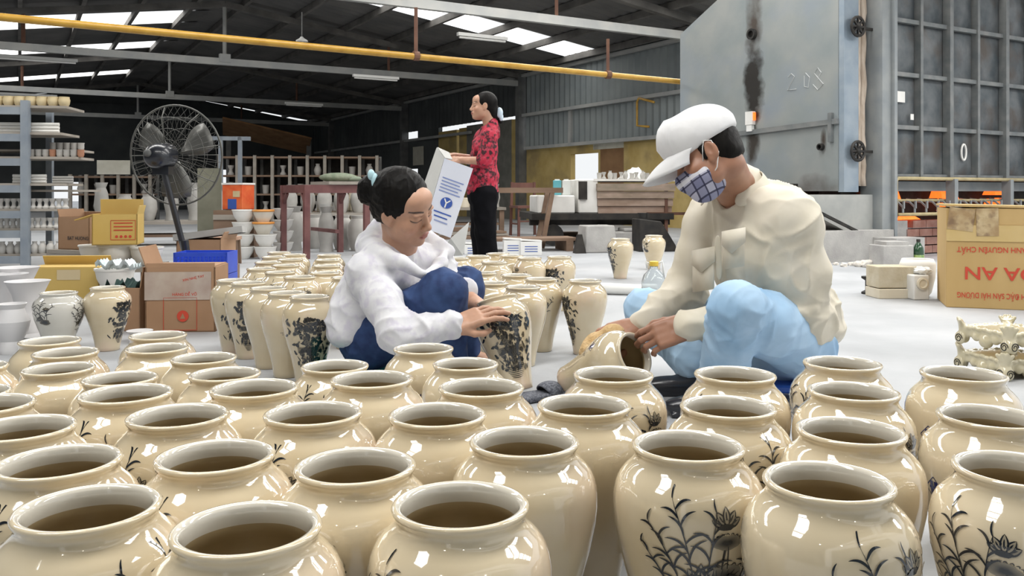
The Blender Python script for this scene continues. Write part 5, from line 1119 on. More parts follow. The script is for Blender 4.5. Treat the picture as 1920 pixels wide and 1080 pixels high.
def head_ops(fr, s=1.0, female=True, ears=True):
    def E(c, r, k=.012, sub=False, rot=None): return ell(Vector(c)*s, [q*s for q in (r if hasattr(r, '__len__') else (r, r, r))], k*s, sub, fr, rot)
    def C(a, b, ra, rb, k=.008, sub=False): return cone(Vector(a)*s, Vector(b)*s, ra*s, rb*s, k*s, sub, fr)
    o = [E((0, -.018, .032), (.074, .092, .086)), E((0, .028, -.022), (.062, .060, .085), .02), E((0, .045, -.075), (.042, .040, .036), .025), E((0, .072, -.092), (.02, .02, .016), .02),
         E((.048, .02, -.055), (.022, .035, .035), .025), E((-.048, .02, -.055), (.022, .035, .035), .025), E((0, .055, .052), (.055, .033, .04), .02)]
    for x in (-1, 1):
        o += [E((x*.042, .056, -.026), (.024, .024, .022), .02), E((x*.03, .078, .024), (.02, .010, .006), .012), E((x*.033, .097, .006), (.017, .014, .010), .010, True), E((x*.032, .0705, .005), (.0165, .0155, .0135), .005),
              C((x*.018, .0845, .0035), (x*.046, .0745, .0025), .0022, .0022, .003)]
    o += [C((0, .082, .018), (0, .102, -.022), .0075, .0105, .010), E((0, .104, -.027), (.0125, .012, .0105), .007), E((.012, .096, -.031), (.0085, .011, .008), .006), E((-.012, .096, -.031), (.0085, .011, .008), .006),
          E((0, .082, -.058), (.027, .016, .018), .014), E((0, .0945, -.0545), (.021, .0085, .0052), .005), E((0, .0925, -.0655), (.018, .0085, .0062), .005), C((-.02, .094, -.0602), (.02, .094, -.0602), .0016, .0016, .003, True)]
    if ears:
        for x in (-1, 1): o += [E((x*.078, -.004, -.004), (.009, .021, .032), .006, rot=Matrix.Rotation(x*.35, 3, 'Z')), E((x*.088, .002, .002), (.007, .011, .018), .005, True), E((x*.074, .004, -.03), (.008, .01, .01), .006)]
    return o
def head_color(V, fr, base, s=1.0, lips=(.42, .14, .12), brow=(.03, .02, .018)):
    R = np.array(fr.R); L = ((V-np.array(fr.o)) @ R)/s; x, y, z = L[:, 0], L[:, 1], L[:, 2]; c = np.tile(np.array(base), (len(V), 1))
    def mixin(w, col): w = np.clip(w, 0, 1)[:, None]; c[:] = c*(1-w)+np.array(col)*w
    ax = np.abs(x)
    mixin(.35*np.exp(-((ax-.045)**2+(z+.03)**2)/.0006)*(y > .03), np.array(base)*np.array((1.05, .8, .75)))
    lipw = np.clip(1-((x/.024)**2+((z+.0600)/.0135)**2), 0, .3)/.3*(y > .078); mixin(lipw*.85, lips)
    mixin(np.clip(1-np.abs(z+.0602)/.0018, 0, 1)*(ax < .021)*(y > .078)*.7, (.12, .04, .035))
    bz = .0285+.006*np.sin((ax-.012)/.042*2.6); mixin(np.clip(1.4-np.abs(z-bz)/.0033, 0, 1)*(ax > .012)*(ax < .054)*(y > .04), brow)
    lz = .0015+.004*(1-((ax-.032)/.017)**2)*0-.0035*np.clip(1-((ax-.032)/.018)**2, 0, 1); mixin(np.clip(1.3-np.abs(z-lz)/.0026, 0, 1)*(np.abs(ax-.032) < .0185)*(y > .05), (.02, .014, .012))
    mixin(.35*np.clip(1-np.abs(z-.013)/.006, 0, 1)*(np.abs(ax-.032) < .018)*(y > .05), np.array(base)*.62)
    mixin(np.clip(1-(((ax-.008)/.005)**2+((z+.037)/.004)**2), 0, 1)*(y > .09)*.8, np.array(base)*.35)
    return c
def hand_ops(wr, fwd, back, ts, curl, spread=.12, s=1.0, thumb=None, fore=None):
    """wr wrist, fwd towards the knuckles, back = back-of-hand normal, ts = +1/-1 side of the thumb along x, curl = per finger radians per joint"""
    fr = frame(wr, fwd, back); o = [rbox((0, .047*s, 0), (.026*s, .034*s, .004*s), .0105*s, .008, fr=fr), cone((-.009*s, -.02, 0), (-.014*s, .03*s, 0), .019*s, .017*s, .01, fr=fr), cone((.009*s, -.02, 0), (.014*s, .03*s, 0), .019*s, .017*s, .01, fr=fr),
         ell((ts*.026*s, .028*s, -.008*s), (.016*s, .028*s, .014*s), .01, fr=fr)]
    Ls = ((.043, .025, .021), (.047, .029, .022), (.043, .027, .021), (.034, .020, .019))
    for i in range(4):
        p = Vector((ts*(.029-.0195*i), (.084, .089, .085, .076)[i], .001))*s; th = 0.0; sp = ts*spread*(1.2-.8*i)
        cu = curl[i] if hasattr(curl[i], '__len__') else (curl[i],)*3; r = (.0095, .0098, .0093, .0082)[i]*s
        o.append(cone(p*1-Vector((0, .03*s, 0)), p, r*1.0, r*1.05, .008, fr=fr))
        for j in range(3):
            th += cu[j]; d = Vector((math.sin(sp)*math.cos(th), math.cos(sp)*math.cos(th), -math.sin(th))); q = p+d*Ls[i][j]*s; o.append(cone(p, q, r*(1.0-.09*j), r*(.93-.10*j), .0035, fr=fr)); p = q
    t = thumb or ((.050, .046, -.016), (.058, .074, -.026), (.058, .098, -.036)); p = Vector((ts*.026, .018, -.006))*s
    for j, q in enumerate(t): q = Vector((ts*q[0], q[1], q[2]))*s; o.append(cone(p, q, (.0135, .0112, .0100)[j]*s, (.0112, .0100, .0085)[j]*s, .006, fr=fr)); p = q
    if fore is not None: o.append(cone(fore, Vector(wr), .029*s, .024*s, .012))
    return o
def ribbon(name, pairs, mat, parent, org, th=.006, smooth=True, sub_=True):
    """strip between pairs of world points, given a thickness"""
    vs = [Vector(q)-org for pr in pairs for q in pr]; mb = MB(); mb.add(vs, [(2*i, 2*i+1, 2*i+3, 2*i+2) for i in range(len(pairs)-1)]); o = mb.build(name, mat, parent, smooth=smooth)
    md = o.modifiers.new('thickness', 'SOLIDIFY'); md.thickness = th; md.offset = 0
    if len(pairs) > 2 and sub_: sb = o.modifiers.new('round', 'SUBSURF'); sb.levels = 2; sb.render_levels = 2
    return o
def person_root(lb, loc): return thing('person', lb, 'person', loc)
m_skin = vcol_mat('skin', .45, .08); m_hair = M('black_hair', (.004, .0035, .0035), (.009, .008, .007), scale=60, rough=.5, spec=.12, stretch=(1, 1, .15), bump=.35, bscale=120, bdist=.004)
def rot2(v, ang): return Matrix.Rotation(ang, 3, 'Z') @ v
def sub(V, org): return V-np.array(org)
SKW, SKM = (.56, .32, .215), (.40, .20, .125)
def chain(pts, rs, k): return [cone(pts[i], pts[i+1], rs[i], rs[i+1], k) for i in range(len(pts)-1)]
# ---------------------------------------------------------------- squatting woman
def squatting_woman():
    org = V3(P(700, 640, 2.86).x, 2.86, 0); root = person_root('woman in white hooded jacket and dark jeans squatting, rubbing a jar', org)
    fr = frame((-.352, 2.78, .598), (.826, -.403, -.393), (.177, -.477, .861))
    pel = V3(-.490, 2.93, .165); rh = pel+V3(-.02, -.085, 0); lh = pel+V3(.05, .08, 0)
    rk, lk = P(832, 548, 2.70), P(870, 540, 2.98); ra, la = V3(P(846, 690, 2.76).x, 2.76, .075), V3(P(872, 690, 3.0).x, 3.02, .075)
    neck = V3(-.372, 2.84, .475); rs, ls = P(692, 512, 2.75), P(815, 500, 2.98); re_, le = P(745, 622, 2.60), P(852, 560, 2.94); rw, lw = P(852, 611, 2.63), P(900, 574, 2.82)
    # body: head, neck, trunk, limbs, hands
    hops = head_ops(fr, 1.0)+[cone(fr.w((0, -.025, -.06)), neck, .050, .052, .02), cone(neck, V3(-.41, 2.87, .40), .050, .05, .03)]
    hv, hf = sdf_mesh(hops, .0024, smooth=2); hc = head_color(hv, fr, SKW)
    tr = chain([pel, V3(-.455, 2.90, .30), V3(-.42, 2.87, .40)], [.09, .08, .07], .04)+chain([rh, rk, ra], [.07, .05, .035], .02)+chain([lh, lk, la], [.07, .05, .035], .02)+chain([rs, re_, rw], [.042, .036, .024], .02)+chain([ls, le, lw], [.042, .036, .024], .02)+chain([rs, V3(-.41, 2.87, .41), ls], [.045, .055, .045], .03)
    tr += [cone(ra, ra+V3(.11, -.03, -.035), .03, .024, .02), cone(la, la+V3(.11, -.0, -.035), .03, .024, .02)]
    tv, tf = sdf_mesh(tr, .009)
    a1 = sdf_mesh(hand_ops(rw, P(950, 572, 2.67)-rw, (-.30, -.62, .72), 1, ((.10, .30, .3), (.08, .28, .3), (.10, .28, .3), (.15, .3, .3)), .08, .97, thumb=((.044, .05, -.022), (.046, .078, -.034), (.036, .100, -.042)), fore=P(835, 613, 2.62)), .0026)
    a2 = sdf_mesh(hand_ops(lw, P(945, 592, 2.74)-lw, (.1, .35, .93), -1, (.35, .35, .35, .4), .08, .95, fore=P(862, 545, 2.93)), .003)
    V, Fc = merge([(hv, hf), (tv, tf), a1, a2]); col = np.concatenate([hc, np.tile(np.array(SKW), (len(tv)+len(a1[0])+len(a2[0]), 1))])
    link('body', np_mesh('body', sub(V, org), Fc, m_skin, col), root)
    # hair: cap over the skull, open at the face, bun behind
    def HE(c, r, k=.012, sb=False): return ell(c, r, k, sb, fr)
    ho = [HE((0, -.026, .040), (.084, .098, .093)), HE((.0, -.06, -.01), (.07, .06, .07), .02), HE((.064, -.018, .0), (.02, .032, .045), .02), HE((-.064, -.018, .0), (.02, .032, .045), .02),
          HE((0, .106, -.035), (.068, .073, .105), .012, True), HE((.092, .012, -.045), (.035, .034, .05), .01, True), HE((-.092, .012, -.045), (.035, .034, .05), .01, True)]
    ho += [HE((.01, -.13, .015), (.055, .045, .055), .01), HE((.0, -.105, .03), (.05, .04, .05), .02)]
    v, f = sdf_mesh(ho, .0035, cloth_folds(.0035, 3, 150, ((.2, 1, .3), (.3, .8, -.3), (.1, .9, .6)))); hr = link('hair', np_mesh('hair', sub(v, org), f, m_hair), root); hr['label'] = 'black hair tied back in a bun'
    mb = MB(); c = fr.w((.045, -.095, .075))-org; mb.ball(c, (.012, .012, .026), 12, 8); mb.ball(c+V3(-.012, 0, .02), (.012, .01, .018), 12, 8); mb.ball(c+V3(.008, -.004, -.02), (.009, .009, .016), 10, 6)
    cl = mb.build('hair_clip', M('pale_blue_clip', (.45, .68, .75), rough=.3), root, smooth=True); cl['label'] = 'pale blue hair clip'
    # jacket
    m_j = M('white_jacket_cotton', (.66, .66, .70), (.74, .74, .76), scale=24, rough=.85, c3=(.60, .58, .66), s3=34, fold=.7, fscale=9, fstretch=(1, 1, .7))
    cu = P(842, 611, 2.63)
    jo = [ell(V3(-.482, 2.93, .235), (.135, .155, .135), .05), ell(V3(-.455, 2.91, .315), (.125, .15, .12), .05), ell(V3(-.425, 2.88, .385), (.105, .14, .09), .05), ell(P(668, 598, 2.9), (.095, .15, .095), .04), ell(P(655, 622, 2.88), (.07, .13, .05), .03)]
    jo += chain([rs+V3(-.01, .02, -.01), (rs+re_)/2, re_, (re_*.4+cu*.6), cu], [.068, .060, .056, .046, .040], .03)+chain([ls, le, P(872, 545, 2.90)], [.062, .052, .042], .03)
    jo += chain([rs, V3(-.40, 2.86, .425), ls], [.07, .075, .066], .03)
    # hood lying round the neck, collar points running down to the zip
    hp = [fr.w((0, -.095, -.085)), P(690, 470, 2.82), P(722, 470, 2.72), P(762, 488, 2.68), P(796, 512, 2.70)]
    jo += chain([P(835, 470, 2.95), P(780, 425, 3.0), P(716, 432, 2.95), P(690, 462, 2.86), P(708, 478, 2.76), P(752, 492, 2.715), P(790, 514, 2.725)], [.020, .03, .045, .042, .036, .024, .014], .016)
    jo += chain([P(835, 470, 2.95), P(826, 495, 2.85), P(797, 516, 2.735)], [.018, .018, .012], .014)
    jo += [cone(fr.w((0, .0, -.08)), P(775, 478, 2.78), .052, .018, .012, True)]
    jo += [ell(P(800, 545, 2.83), (.07, .07, .06), .03)]
    jo += [cone(cu, P(846, 611, 2.63), .044, .043, .006)]
    v, f = sdf_mesh(jo, .0055, both(cloth_folds(.011, 5, 40), creases([(re_, re_-rs, .006, .09, 95, .012), (P(800, 612, 2.6), (1, 0, 0), .005, .07, 110, .010), (rs+V3(.03, 0, -.05), (.5, 0, -1), .006, .09, 80, .015), (V3(-.50, 2.80, .24), (.35, 0, 1), .007, .13, 70, .02)]))); j_ = link('jacket', np_mesh('jacket', sub(v, org), f, m_j), root); j_['label'] = 'white hooded jacket'
    mb = MB(); mb.tube([P(797, 514, 2.715)-org, P(800, 540, 2.74)-org, P(795, 556, 2.76)-org], .003, 6); z_ = mb.build('zip', m_krib, j_, smooth=True)
    # jeans
    m_jn = M('dark_blue_denim', (.012, .030, .105), (.022, .052, .15), scale=40, rough=.85, c3=(.035, .075, .20), s3=7, fold=.5, fscale=10)
    po = [ell(pel+V3(.02, 0, -.03), (.10, .145, .09), .04)]+chain([rh+V3(.03, 0, -.01), rk+V3(0, 0, -.005)], [.092, .074], .03)+chain([rk, ra+V3(0, 0, .02)], [.072, .056], .02)+chain([lh, lk], [.095, .068], .03)+chain([lk, la+V3(0, 0, .02)], [.066, .054], .02)
    v, f = sdf_mesh(po, .0055, both(cloth_folds(.007, 8, 48), creases([(rk, rk-rh, .004, .08, 120, .012), (rh*.4+rk*.6, (.4, 0, 1), .004, .1, 90, .02), (P(760, 640, 2.75), (1, 0, .3), .005, .1, 70, .02)]))); link('jeans', np_mesh('jeans', sub(v, org), f, m_jn), root)['label'] = 'dark blue jeans'
    for a in (ra, la):
        v, f = sdf_mesh([rbox(V3(a.x+.05, a.y-.015, .012), (.11, .03, .004), .008, .01, rot=Matrix.Rotation(-.2, 3, 'Z')), cone(V3(a.x+.07, a.y-.055, .02), V3(a.x+.06, a.y+.02, .05), .008, .01, .01)], .005); link('sandal', np_mesh('sandal', sub(v, org), f, m_fanb), root)
    return root
squatting_woman()
m_teal = M('teal_plastic', (.02, .24, .22), (.03, .30, .27), rough=.45)
def low_stool(lb, loc, rz_, w, h, mat):
    o = thing('low_stool', lb, 'stool', loc, rz_); mb = MB(); mb.box((0, 0, h-.012), (w, w*.8, .024)); mb.build('stool_seat', mat, o, bevel=.006)
    for sx in (-1, 1):
        for sy in (-1, 1): mb = MB(); mb.bar((sx*w*.44, sy*w*.35, 0), (sx*w*.4, sy*w*.31, h-.02), .035); mb.build('leg', mat, o)
    for sx in (-1, 1): mb = MB(); mb.box((sx*w*.44, 0, h-.04), (.012, w*.62, .035)); mb.build('apron', mat, o)
    return o
low_stool('teal plastic low stool under the squatting woman', (-.49, 2.86, 0), .15, .30, .062, m_teal)
def tilted_jar(lb, base, axis, spin, decs, sc):
    o = jar(base, lb, 'jars being rubbed', decs, sc); z = Vector(axis).normalized(); q = Vector((0, 0, 1)).rotation_difference(z); o.rotation_mode = 'QUATERNION'; o.rotation_quaternion = q @ Matrix.Rotation(spin, 3, 'Z').to_quaternion(); return o
tilted_jar('leaning jar with a dense black village painting under the woman\'s hands', V3(.022, 2.715, .016), (-.065, .075, .26), math.radians(8), [('village2', 0), ('lotus', 150)], .95)
# ---------------------------------------------------------------- squatting man
def squatting_man():
    org = V3(.83, 2.66, 0); root = person_root('man in beige shirt, white cap and checked mask squatting over a jar', org)
    fr = frame((.583, 2.55, .755), (-.874, .03, -.481), (-.425, .27, .86))
    pel = V3(.875, 2.74, .175); lh, rh = pel+V3(.02, -.10, 0), pel+V3(-.06, .10, 0)
    lk, rk = P(1384, 580, 2.40), P(1212, 582, 2.95); la, ra = V3(P(1352, 735, 2.5).x, 2.50, .075), V3(P(1296, 715, 2.74).x, 2.76, .085)
    ls, rs = P(1484, 418, 2.54), P(1326, 415, 2.84); neck = P(1378, 352, 2.66); le, re_ = P(1500, 606, 2.58), P(1282, 548, 2.86); lw, rw = P(1288, 612, 2.51), P(1192, 612, 2.72)
    hops = head_ops(fr, 1.0)+[cone(fr.w((0, -.035, -.05)), neck, .056, .060, .02), cone(neck, P(1405, 410, 2.70), .055, .06, .03)]
    hv, hf = sdf_mesh(hops, .0026, smooth=2); hc = head_color(hv, fr, SKM, lips=(.3, .12, .1))
    chest = P(1410, 450, 2.68)
    tr = chain([pel, V3(.86, 2.72, .33), chest+V3(.03, .03, 0)], [.10, .09, .085], .04)+chain([lh, lk, la], [.08, .055, .04], .02)+chain([rh, rk, ra], [.08, .055, .04], .02)+chain([ls, le, lw], [.046, .038, .026], .02)+chain([rs, re_, rw], [.046, .038, .026], .02)+chain([ls, P(1402, 410, 2.68), rs], [.05, .085, .05], .03)
    tv, tf = sdf_mesh(tr, .009)
    a1 = sdf_mesh(hand_ops(lw, P(1205, 640, 2.52)-lw, (.18, -.80, .50), 1, ((.45, .55, .45), (.5, .6, .5), (.55, .65, .5), (.6, .65, .5)), .05, 1.08, thumb=((.040, .052, -.020), (.046, .080, -.030), (.040, .104, -.038)), fore=P(1312, 605, 2.515)), .0027)
    a2 = sdf_mesh(hand_ops(rw, P(1120, 632, 2.66)-rw, (.05, -.45, .85), -1, ((.15, .4, .3), (.2, .45, .35), (.25, .45, .35), (.3, .5, .4)), .14, 1.05, thumb=((.046, .05, -.03), (.052, .078, -.045), (.046, .1, -.055)), fore=P(1230, 592, 2.76)), .0027)
    V, Fc = merge([(hv, hf), (tv, tf), a1, a2]); col = np.concatenate([hc, np.tile(np.array(SKM), (len(tv)+len(a1[0])+len(a2[0]), 1))])
    link('body', np_mesh('body', sub(V, org), Fc, m_skin, col), root)
    def HE(c, r, k=.012, sb=False): return ell(c, r, k, sb, fr)
    ho = [HE((0, -.026, .030), (.078, .092, .085)), HE((0, -.055, -.02), (.066, .05, .055), .02), HE((0, .11, -.03), (.085, .09, .12), .01, True), HE((.09, .015, -.05), (.04, .045, .055), .008, True), HE((-.09, .015, -.05), (.04, .045, .055), .008, True), HE((0, -.08, -.10), (.09, .09, .055), .01, True)]
    ho += [cone((s_*.072, .012, .015), (s_*.07, .018, -.015), .010, .006, .008, fr=fr) for s_ in (-1, 1)]
    v, f = sdf_mesh(ho, .0035, cloth_folds(.001, 3, 160)); link('hair', np_mesh('hair', sub(v, org), f, m_hair), root)['label'] = 'short black hair'
    # cap: crown, visor, strap
    m_cap = M('white_cap_cotton', (.74, .74, .75), (.80, .80, .81), scale=12, rough=.85, bump=.25, bscale=18, bdist=.006)
    co = [HE((0, -.014, .068), (.094, .115, .088), .01), HE((0, .045, .085), (.078, .07, .066), .03), ell((0, -.02, -.045), (.2, .25, .078), .008, True, fr, Matrix.Rotation(-.10, 3, 'X'))]
    v, f = sdf_mesh(co, .004, cloth_folds(.004, 12, 40)); cp = link('cap', np_mesh('cap', sub(v, org), f, m_cap), root); cp['label'] = 'white baseball cap'
    n, m_ = 13, 9; vs = []
    for i in range(n):
        u = -1+2*i/(n-1)
        for j in range(m_):
            t = j/(m_-1); x = .078*u*(1-.10*t*t); y0 = .098*math.sqrt(max(0, 1-(u*.92)**2)); y = y0+t*(.108*math.sqrt(max(0.0, 1-(u*.97)**2))+.002); z = .052-.024*u*u-.030*t*t-.006*t
            vs.append(fr.w((x, y, z))-org)
    mb = MB(); mb.add(vs, [(i*m_+j, (i+1)*m_+j, (i+1)*m_+j+1, i*m_+j+1) for i in range(n-1) for j in range(m_-1)]); vz = mb.build('visor', m_cap, cp, smooth=True); md = vz.modifiers.new('thickness', 'SOLIDIFY'); md.thickness = .005; md.offset = 0
    mb = MB(); mb.ball(fr.w((0, -.01, .144))-org, .007); mb.build('cap_button', m_cap, cp, smooth=True)
    # checked mask
    m_mask = bpy.data.materials.new('checked_mask_cotton'); m_mask.use_nodes = True; nt = m_mask.node_tree; N = nt.nodes; L = nt.links; b = N['Principled BSDF']; b.inputs['Roughness'].default_value = .9
    tc = N.new('ShaderNodeTexCoord'); mp = N.new('ShaderNodeMapping'); L.new(tc.outputs['Object'], mp.inputs[0]); q = fr.R.to_euler(); inv = fr.R.transposed().to_euler(); mp.inputs['Rotation'].default_value = inv; src = None
    base = N.new('ShaderNodeRGB'); base.outputs[0].default_value = (.50, .50, .62, 1); src = base.outputs[0]
    for (ax, sc_, th, c_, fac) in (('Y', 6, .60, (.16, .17, .30, 1), .6), ('Z', 6, .60, (.16, .17, .30, 1), .6), ('Y', 12, .93, (.03, .03, .07, 1), .9), ('Z', 12, .93, (.03, .03, .07, 1), .9), ('Z', 3, .965, (.8, .8, .85, 1), .8)):
        w = N.new('ShaderNodeTexWave'); w.wave_type = 'BANDS'; w.bands_direction = ax; w.inputs['Scale'].default_value = sc_; gt = N.new('ShaderNodeMath'); gt.operation = 'GREATER_THAN'; gt.inputs[1].default_value = th; ml = N.new('ShaderNodeMath'); ml.operation = 'MULTIPLY'; ml.inputs[1].default_value = fac
        L.new(mp.outputs[0], w.inputs['Vector']); L.new(w.outputs['Fac'], gt.inputs[0]); L.new(gt.outputs[0], ml.inputs[0]); mx = N.new('ShaderNodeMix'); mx.data_type = 'RGBA'; L.new(ml.outputs[0], mx.inputs[0]); L.new(src, mx.inputs[6]); mx.inputs[7].default_value = c_; src = mx.outputs[2]
    L.new(src, b.inputs['Base Color'])
    mo = [HE((0, .036, -.05), (.072, .068, .064), .01), HE((0, .090, -.035), (.026, .034, .034), .02), HE((0, .055, -.085), (.045, .045, .034), .02), ell((0, -.075, -.02), (.14, .082, .14), .006, True, fr), ell((0, .09, .058), (.12, .09, .07), .006, True, fr)]
    v, f = sdf_mesh(mo, .003, cloth_folds(.0012, 9, 90)); mk = link('face_mask', np_mesh('face_mask', sub(v, org), f, m_mask), root); mk['label'] = 'blue-grey checked cloth face mask'
    for s_ in (-1, 1): mb = MB(); mb.tube([fr.w(q_)-org for q_ in ((s_*.066, .03, -.02), (s_*.082, .014, .012), (s_*.084, .0, .03), (s_*.086, -.018, .02), (s_*.084, -.02, -.02), (s_*.074, .005, -.055), (s_*.062, .03, -.07))], .0016, 5); mb.build('ear_loop', m_white, mk, smooth=True)
    # shirt
    m_sh = M('beige_work_shirt', (.65, .595, .48), (.71, .66, .56), scale=10, rough=.85, fold=.7, fscale=7, fstretch=(1, 1, .6))
    cuL, cuR = P(1302, 608, 2.515), P(1215, 602, 2.74)
    so = [ell(V3(.885, 2.74, .26), (.15, .18, .13), .05), ell(P(1452, 500, 2.70), (.145, .165, .16), .06), ell(P(1425, 430, 2.70), (.125, .165, .115), .06), ell(P(1505, 605, 2.72), (.115, .15, .10), .05), ell(P(1395, 490, 2.66), (.10, .13, .13), .05)]
    so += chain([ls+V3(-.01, .03, .0), (ls+le)/2+V3(.012, 0, 0), le+V3(.01, 0, .01), le*.5+cuL*.5, cuL], [.082, .080, .074, .056, .044], .035)+chain([rs, (rs+re_)/2, re_, re_*.4+cuR*.6, cuR], [.074, .066, .060, .052, .046], .03)
    so += [ell(P(1478, 490, 2.56), (.085, .075, .14), .05), ell(P(1452, 410, 2.64), (.12, .13, .10), .06)]
    so += chain([ls, P(1404, 396, 2.69), rs], [.082, .09, .074], .04)+[cone(P(1385, 350, 2.70), P(1405, 390, 2.70), .072, .09, .03)]
    so += [cone(fr.w((0, -.02, -.05)), P(1378, 365, 2.65), .060, .050, .012, True), cone(P(1368, 352, 2.62), P(1343, 432, 2.52), .036, .012, .012, True)]
    so += [cone(P(1292, 611, 2.512), cuL, .046, .047, .004), cone(P(1316, 606, 2.518), cuL, .049, .047, .004), cone(P(1204, 608, 2.73), cuR, .047, .048, .004)]
    # hem fold and sleeve creases
    so += [cone(P(1468, 592, 2.50), P(1526, 578, 2.50), .016, .014, .01), cone(P(1478, 470, 2.44), P(1502, 565, 2.44), .006, .004, .012, True), cone(P(1440, 440, 2.48), P(1462, 540, 2.46), .007, .004, .02, True)]
    v, f = sdf_mesh(so, .0055, both(cloth_folds(.013, 21, 34), creases([(le+V3(.02, -.03, .02), (.4, 0, 1), .009, .10, 75, .018), (ls+V3(-.02, 0, -.12), (.8, 0, -.5), .006, .11, 60, .02), (re_, re_-rs, .006, .08, 90, .014), (P(1235, 580, 2.78), (1, 0, .5), .005, .06, 110, .01), (P(1420, 540, 2.6), (.3, 0, 1), .006, .10, 70, .02), (P(1330, 605, 2.44), (1, 0, 0), .005, .05, 120, .01), (P(1545, 600, 2.66), (.3, 0, 1), .007, .09, 70, .015)]))); sh = link('shirt', np_mesh('shirt', sub(v, org), f, m_sh), root); sh['label'] = 'loose beige long-sleeved work shirt'
    cn = P(1386, 350, 2.665); ring = []
    for k in range(9):
        a_ = math.radians(-150+300*k/8); dr = Matrix.Rotation(a_, 3, 'Z') @ V3(.78, .62, 0); dp = .026*(1-math.cos(a_))+.006*(a_/1.7)**2
        ring.append((cn+dr*(.074+.006*abs(a_))+V3(-.006, 0, .060-dp*1.25), cn+dr*(.112+.004*abs(a_))+V3(-.006, 0, .010-dp*1.35)))
    ribbon('collar', ring, m_sh, sh, org, .008)
    ribbon('placket', [(P(1338, 440, 2.525), P(1352, 436, 2.515)), (P(1338, 480, 2.53), P(1353, 478, 2.52)), (P(1342, 530, 2.545), P(1356, 528, 2.535))], m_sh, sh, org, .008)
    def pocket(x0, y0, x1, y1, Y0, Y1):
        pr = ribbon('pocket', [(P(x0, y0, Y0), P(x0, y1, Y0+.005)), ((P(x0, y0, Y0)+P(x1, y0-6, Y1))/2+V3(-.006, -.008, 0), (P(x0, y1, Y0)+P(x1, y1-6, Y1))/2+V3(-.006, -.008, 0)), (P(x1, y0-6, Y1), P(x1, y1-6, Y1))], m_sh, sh, org, .006, 30, False)
        ribbon('pocket_flap', [(P(x0-2, y0-12, Y0-.006), P(x0-2, y0+14, Y0-.008)), ((P(x0, y0-14, Y0)+P(x1, y0-18, Y1))/2+V3(-.01, -.014, 0), (P(x0, y0+32, Y0)+P(x1, y0+24, Y1))/2+V3(-.01, -.016, 0)), (P(x1+2, y0-20, Y1-.006), P(x1+2, y0+8, Y1-.008))], m_sh, pr, org, .006, 30, False)
    pocket(1300, 482, 1338, 548, 2.63, 2.53); pocket(1356, 446, 1396, 505, 2.50, 2.47)
    # jeans
    m_lj = M('light_blue_denim', (.34, .52, .72), (.44, .61, .79), scale=7, rough=.85, c3=(.26, .43, .63), s3=5, fold=.5, fscale=8)
    po = [ell(pel+V3(-.01, 0, -.02), (.115, .15, .11), .04)]+chain([lh, lh*.4+lk*.6, lk], [.10, .092, .072], .03)+chain([lk, la+V3(0, 0, .03)], [.080, .064], .02)+chain([rh, rk], [.105, .074], .03)+chain([rk, ra+V3(0, 0, .02)], [.074, .062], .02)
    po += [cone(P(1418, 590, 2.36), P(1424, 650, 2.37), .004, .003, .012, True), cone(P(1400, 560, 2.36), P(1470, 620, 2.42), .003, .002, .01, True)]
    v, f = sdf_mesh(po, .0055, both(cloth_folds(.008, 17, 44), creases([(P(1420, 615, 2.38), (.3, 0, 1), .0075, .07, 100, .014), (P(1470, 650, 2.5), (.6, 0, -.8), .006, .09, 80, .02), (lk, lk-lh, .003, .08, 90, .012), (rk, (.3, 0, 1), .005, .07, 110, .012), (ra+V3(0, 0, .06), (.2, 0, 1), .007, .07, 110, .012)]))); link('jeans', np_mesh('jeans', sub(v, org), f, m_lj), root)['label'] = 'faded light blue jeans'
    for a, d_ in ((la, -.07), (ra, -.06)):
        v, f = sdf_mesh([ell(V3(a.x+d_, a.y-.02, .03), (.105, .042, .03), .01), ell(V3(a.x+.01, a.y, .05), (.045, .04, .05), .03), rbox(V3(a.x-.04, a.y-.015, .008), (.11, .035, .002), .006, .005)], .005); link('shoe', np_mesh('shoe', sub(v, org), f, m_fanb), root)
    return root
squatting_man()
low_stool('bright blue plastic low stool under the squatting man', (.91, 2.70, 0), -.1, .30, .062, M('blue_stool_plastic', (.02, .09, .42), rough=.4))
tilted_jar('tilted jar with an open mouth towards the viewer under the man\'s hand', V3(.178, 2.735, .045), (.62, -.66, .40), math.radians(-60), [('emblem', -30), ('lotus', 140)], .95)
SPV, SPF = sdf_mesh([ell(P(1128, 645, 2.66), (.055, .05, .04), .02), ell(P(1104, 660, 2.64), (.03, .04, .03), .02), ell(P(1150, 622, 2.66), (.035, .04, .025), .02)], .004, cloth_folds(.005, 30, 90))
_o = P(1128, 660, 2.66); o = link('sponge', np_mesh('sponge', sub(SPV, _o), SPF, M('tan_sponge', (.50, .32, .14), (.66, .47, .25), scale=30, rough=.95, bump=.9, bscale=80)), None, _o); tag(o, 'tan polishing sponge in the man\'s far hand', 'sponge')
# woven slipper on the floor
o = thing('slipper', 'dark woven slipper on the floor between the two workers', 'slipper', G(1014, 748), math.radians(35))
m_weave = M('dark_weave', (.05, .055, .075), (.16, .17, .2), scale=160, rough=.7, detail=1)
v, f = sdf_mesh([rbox(V3(0, 0, .012), (.08, .03, .002), .008, .01)], .004); link('sole', np_mesh('sole', v, f, m_weave), o)
v, f = sdf_mesh([ell(V3(.035, 0, .02), (.05, .042, .032), .01), ell(V3(.02, 0, .012), (.07, .034, .026), .008, True), rbox(V3(0, 0, -.05), (.2, .1, .05), .0, .004, True)], .003); link('strap', np_mesh('strap', v, f, m_weave), o)
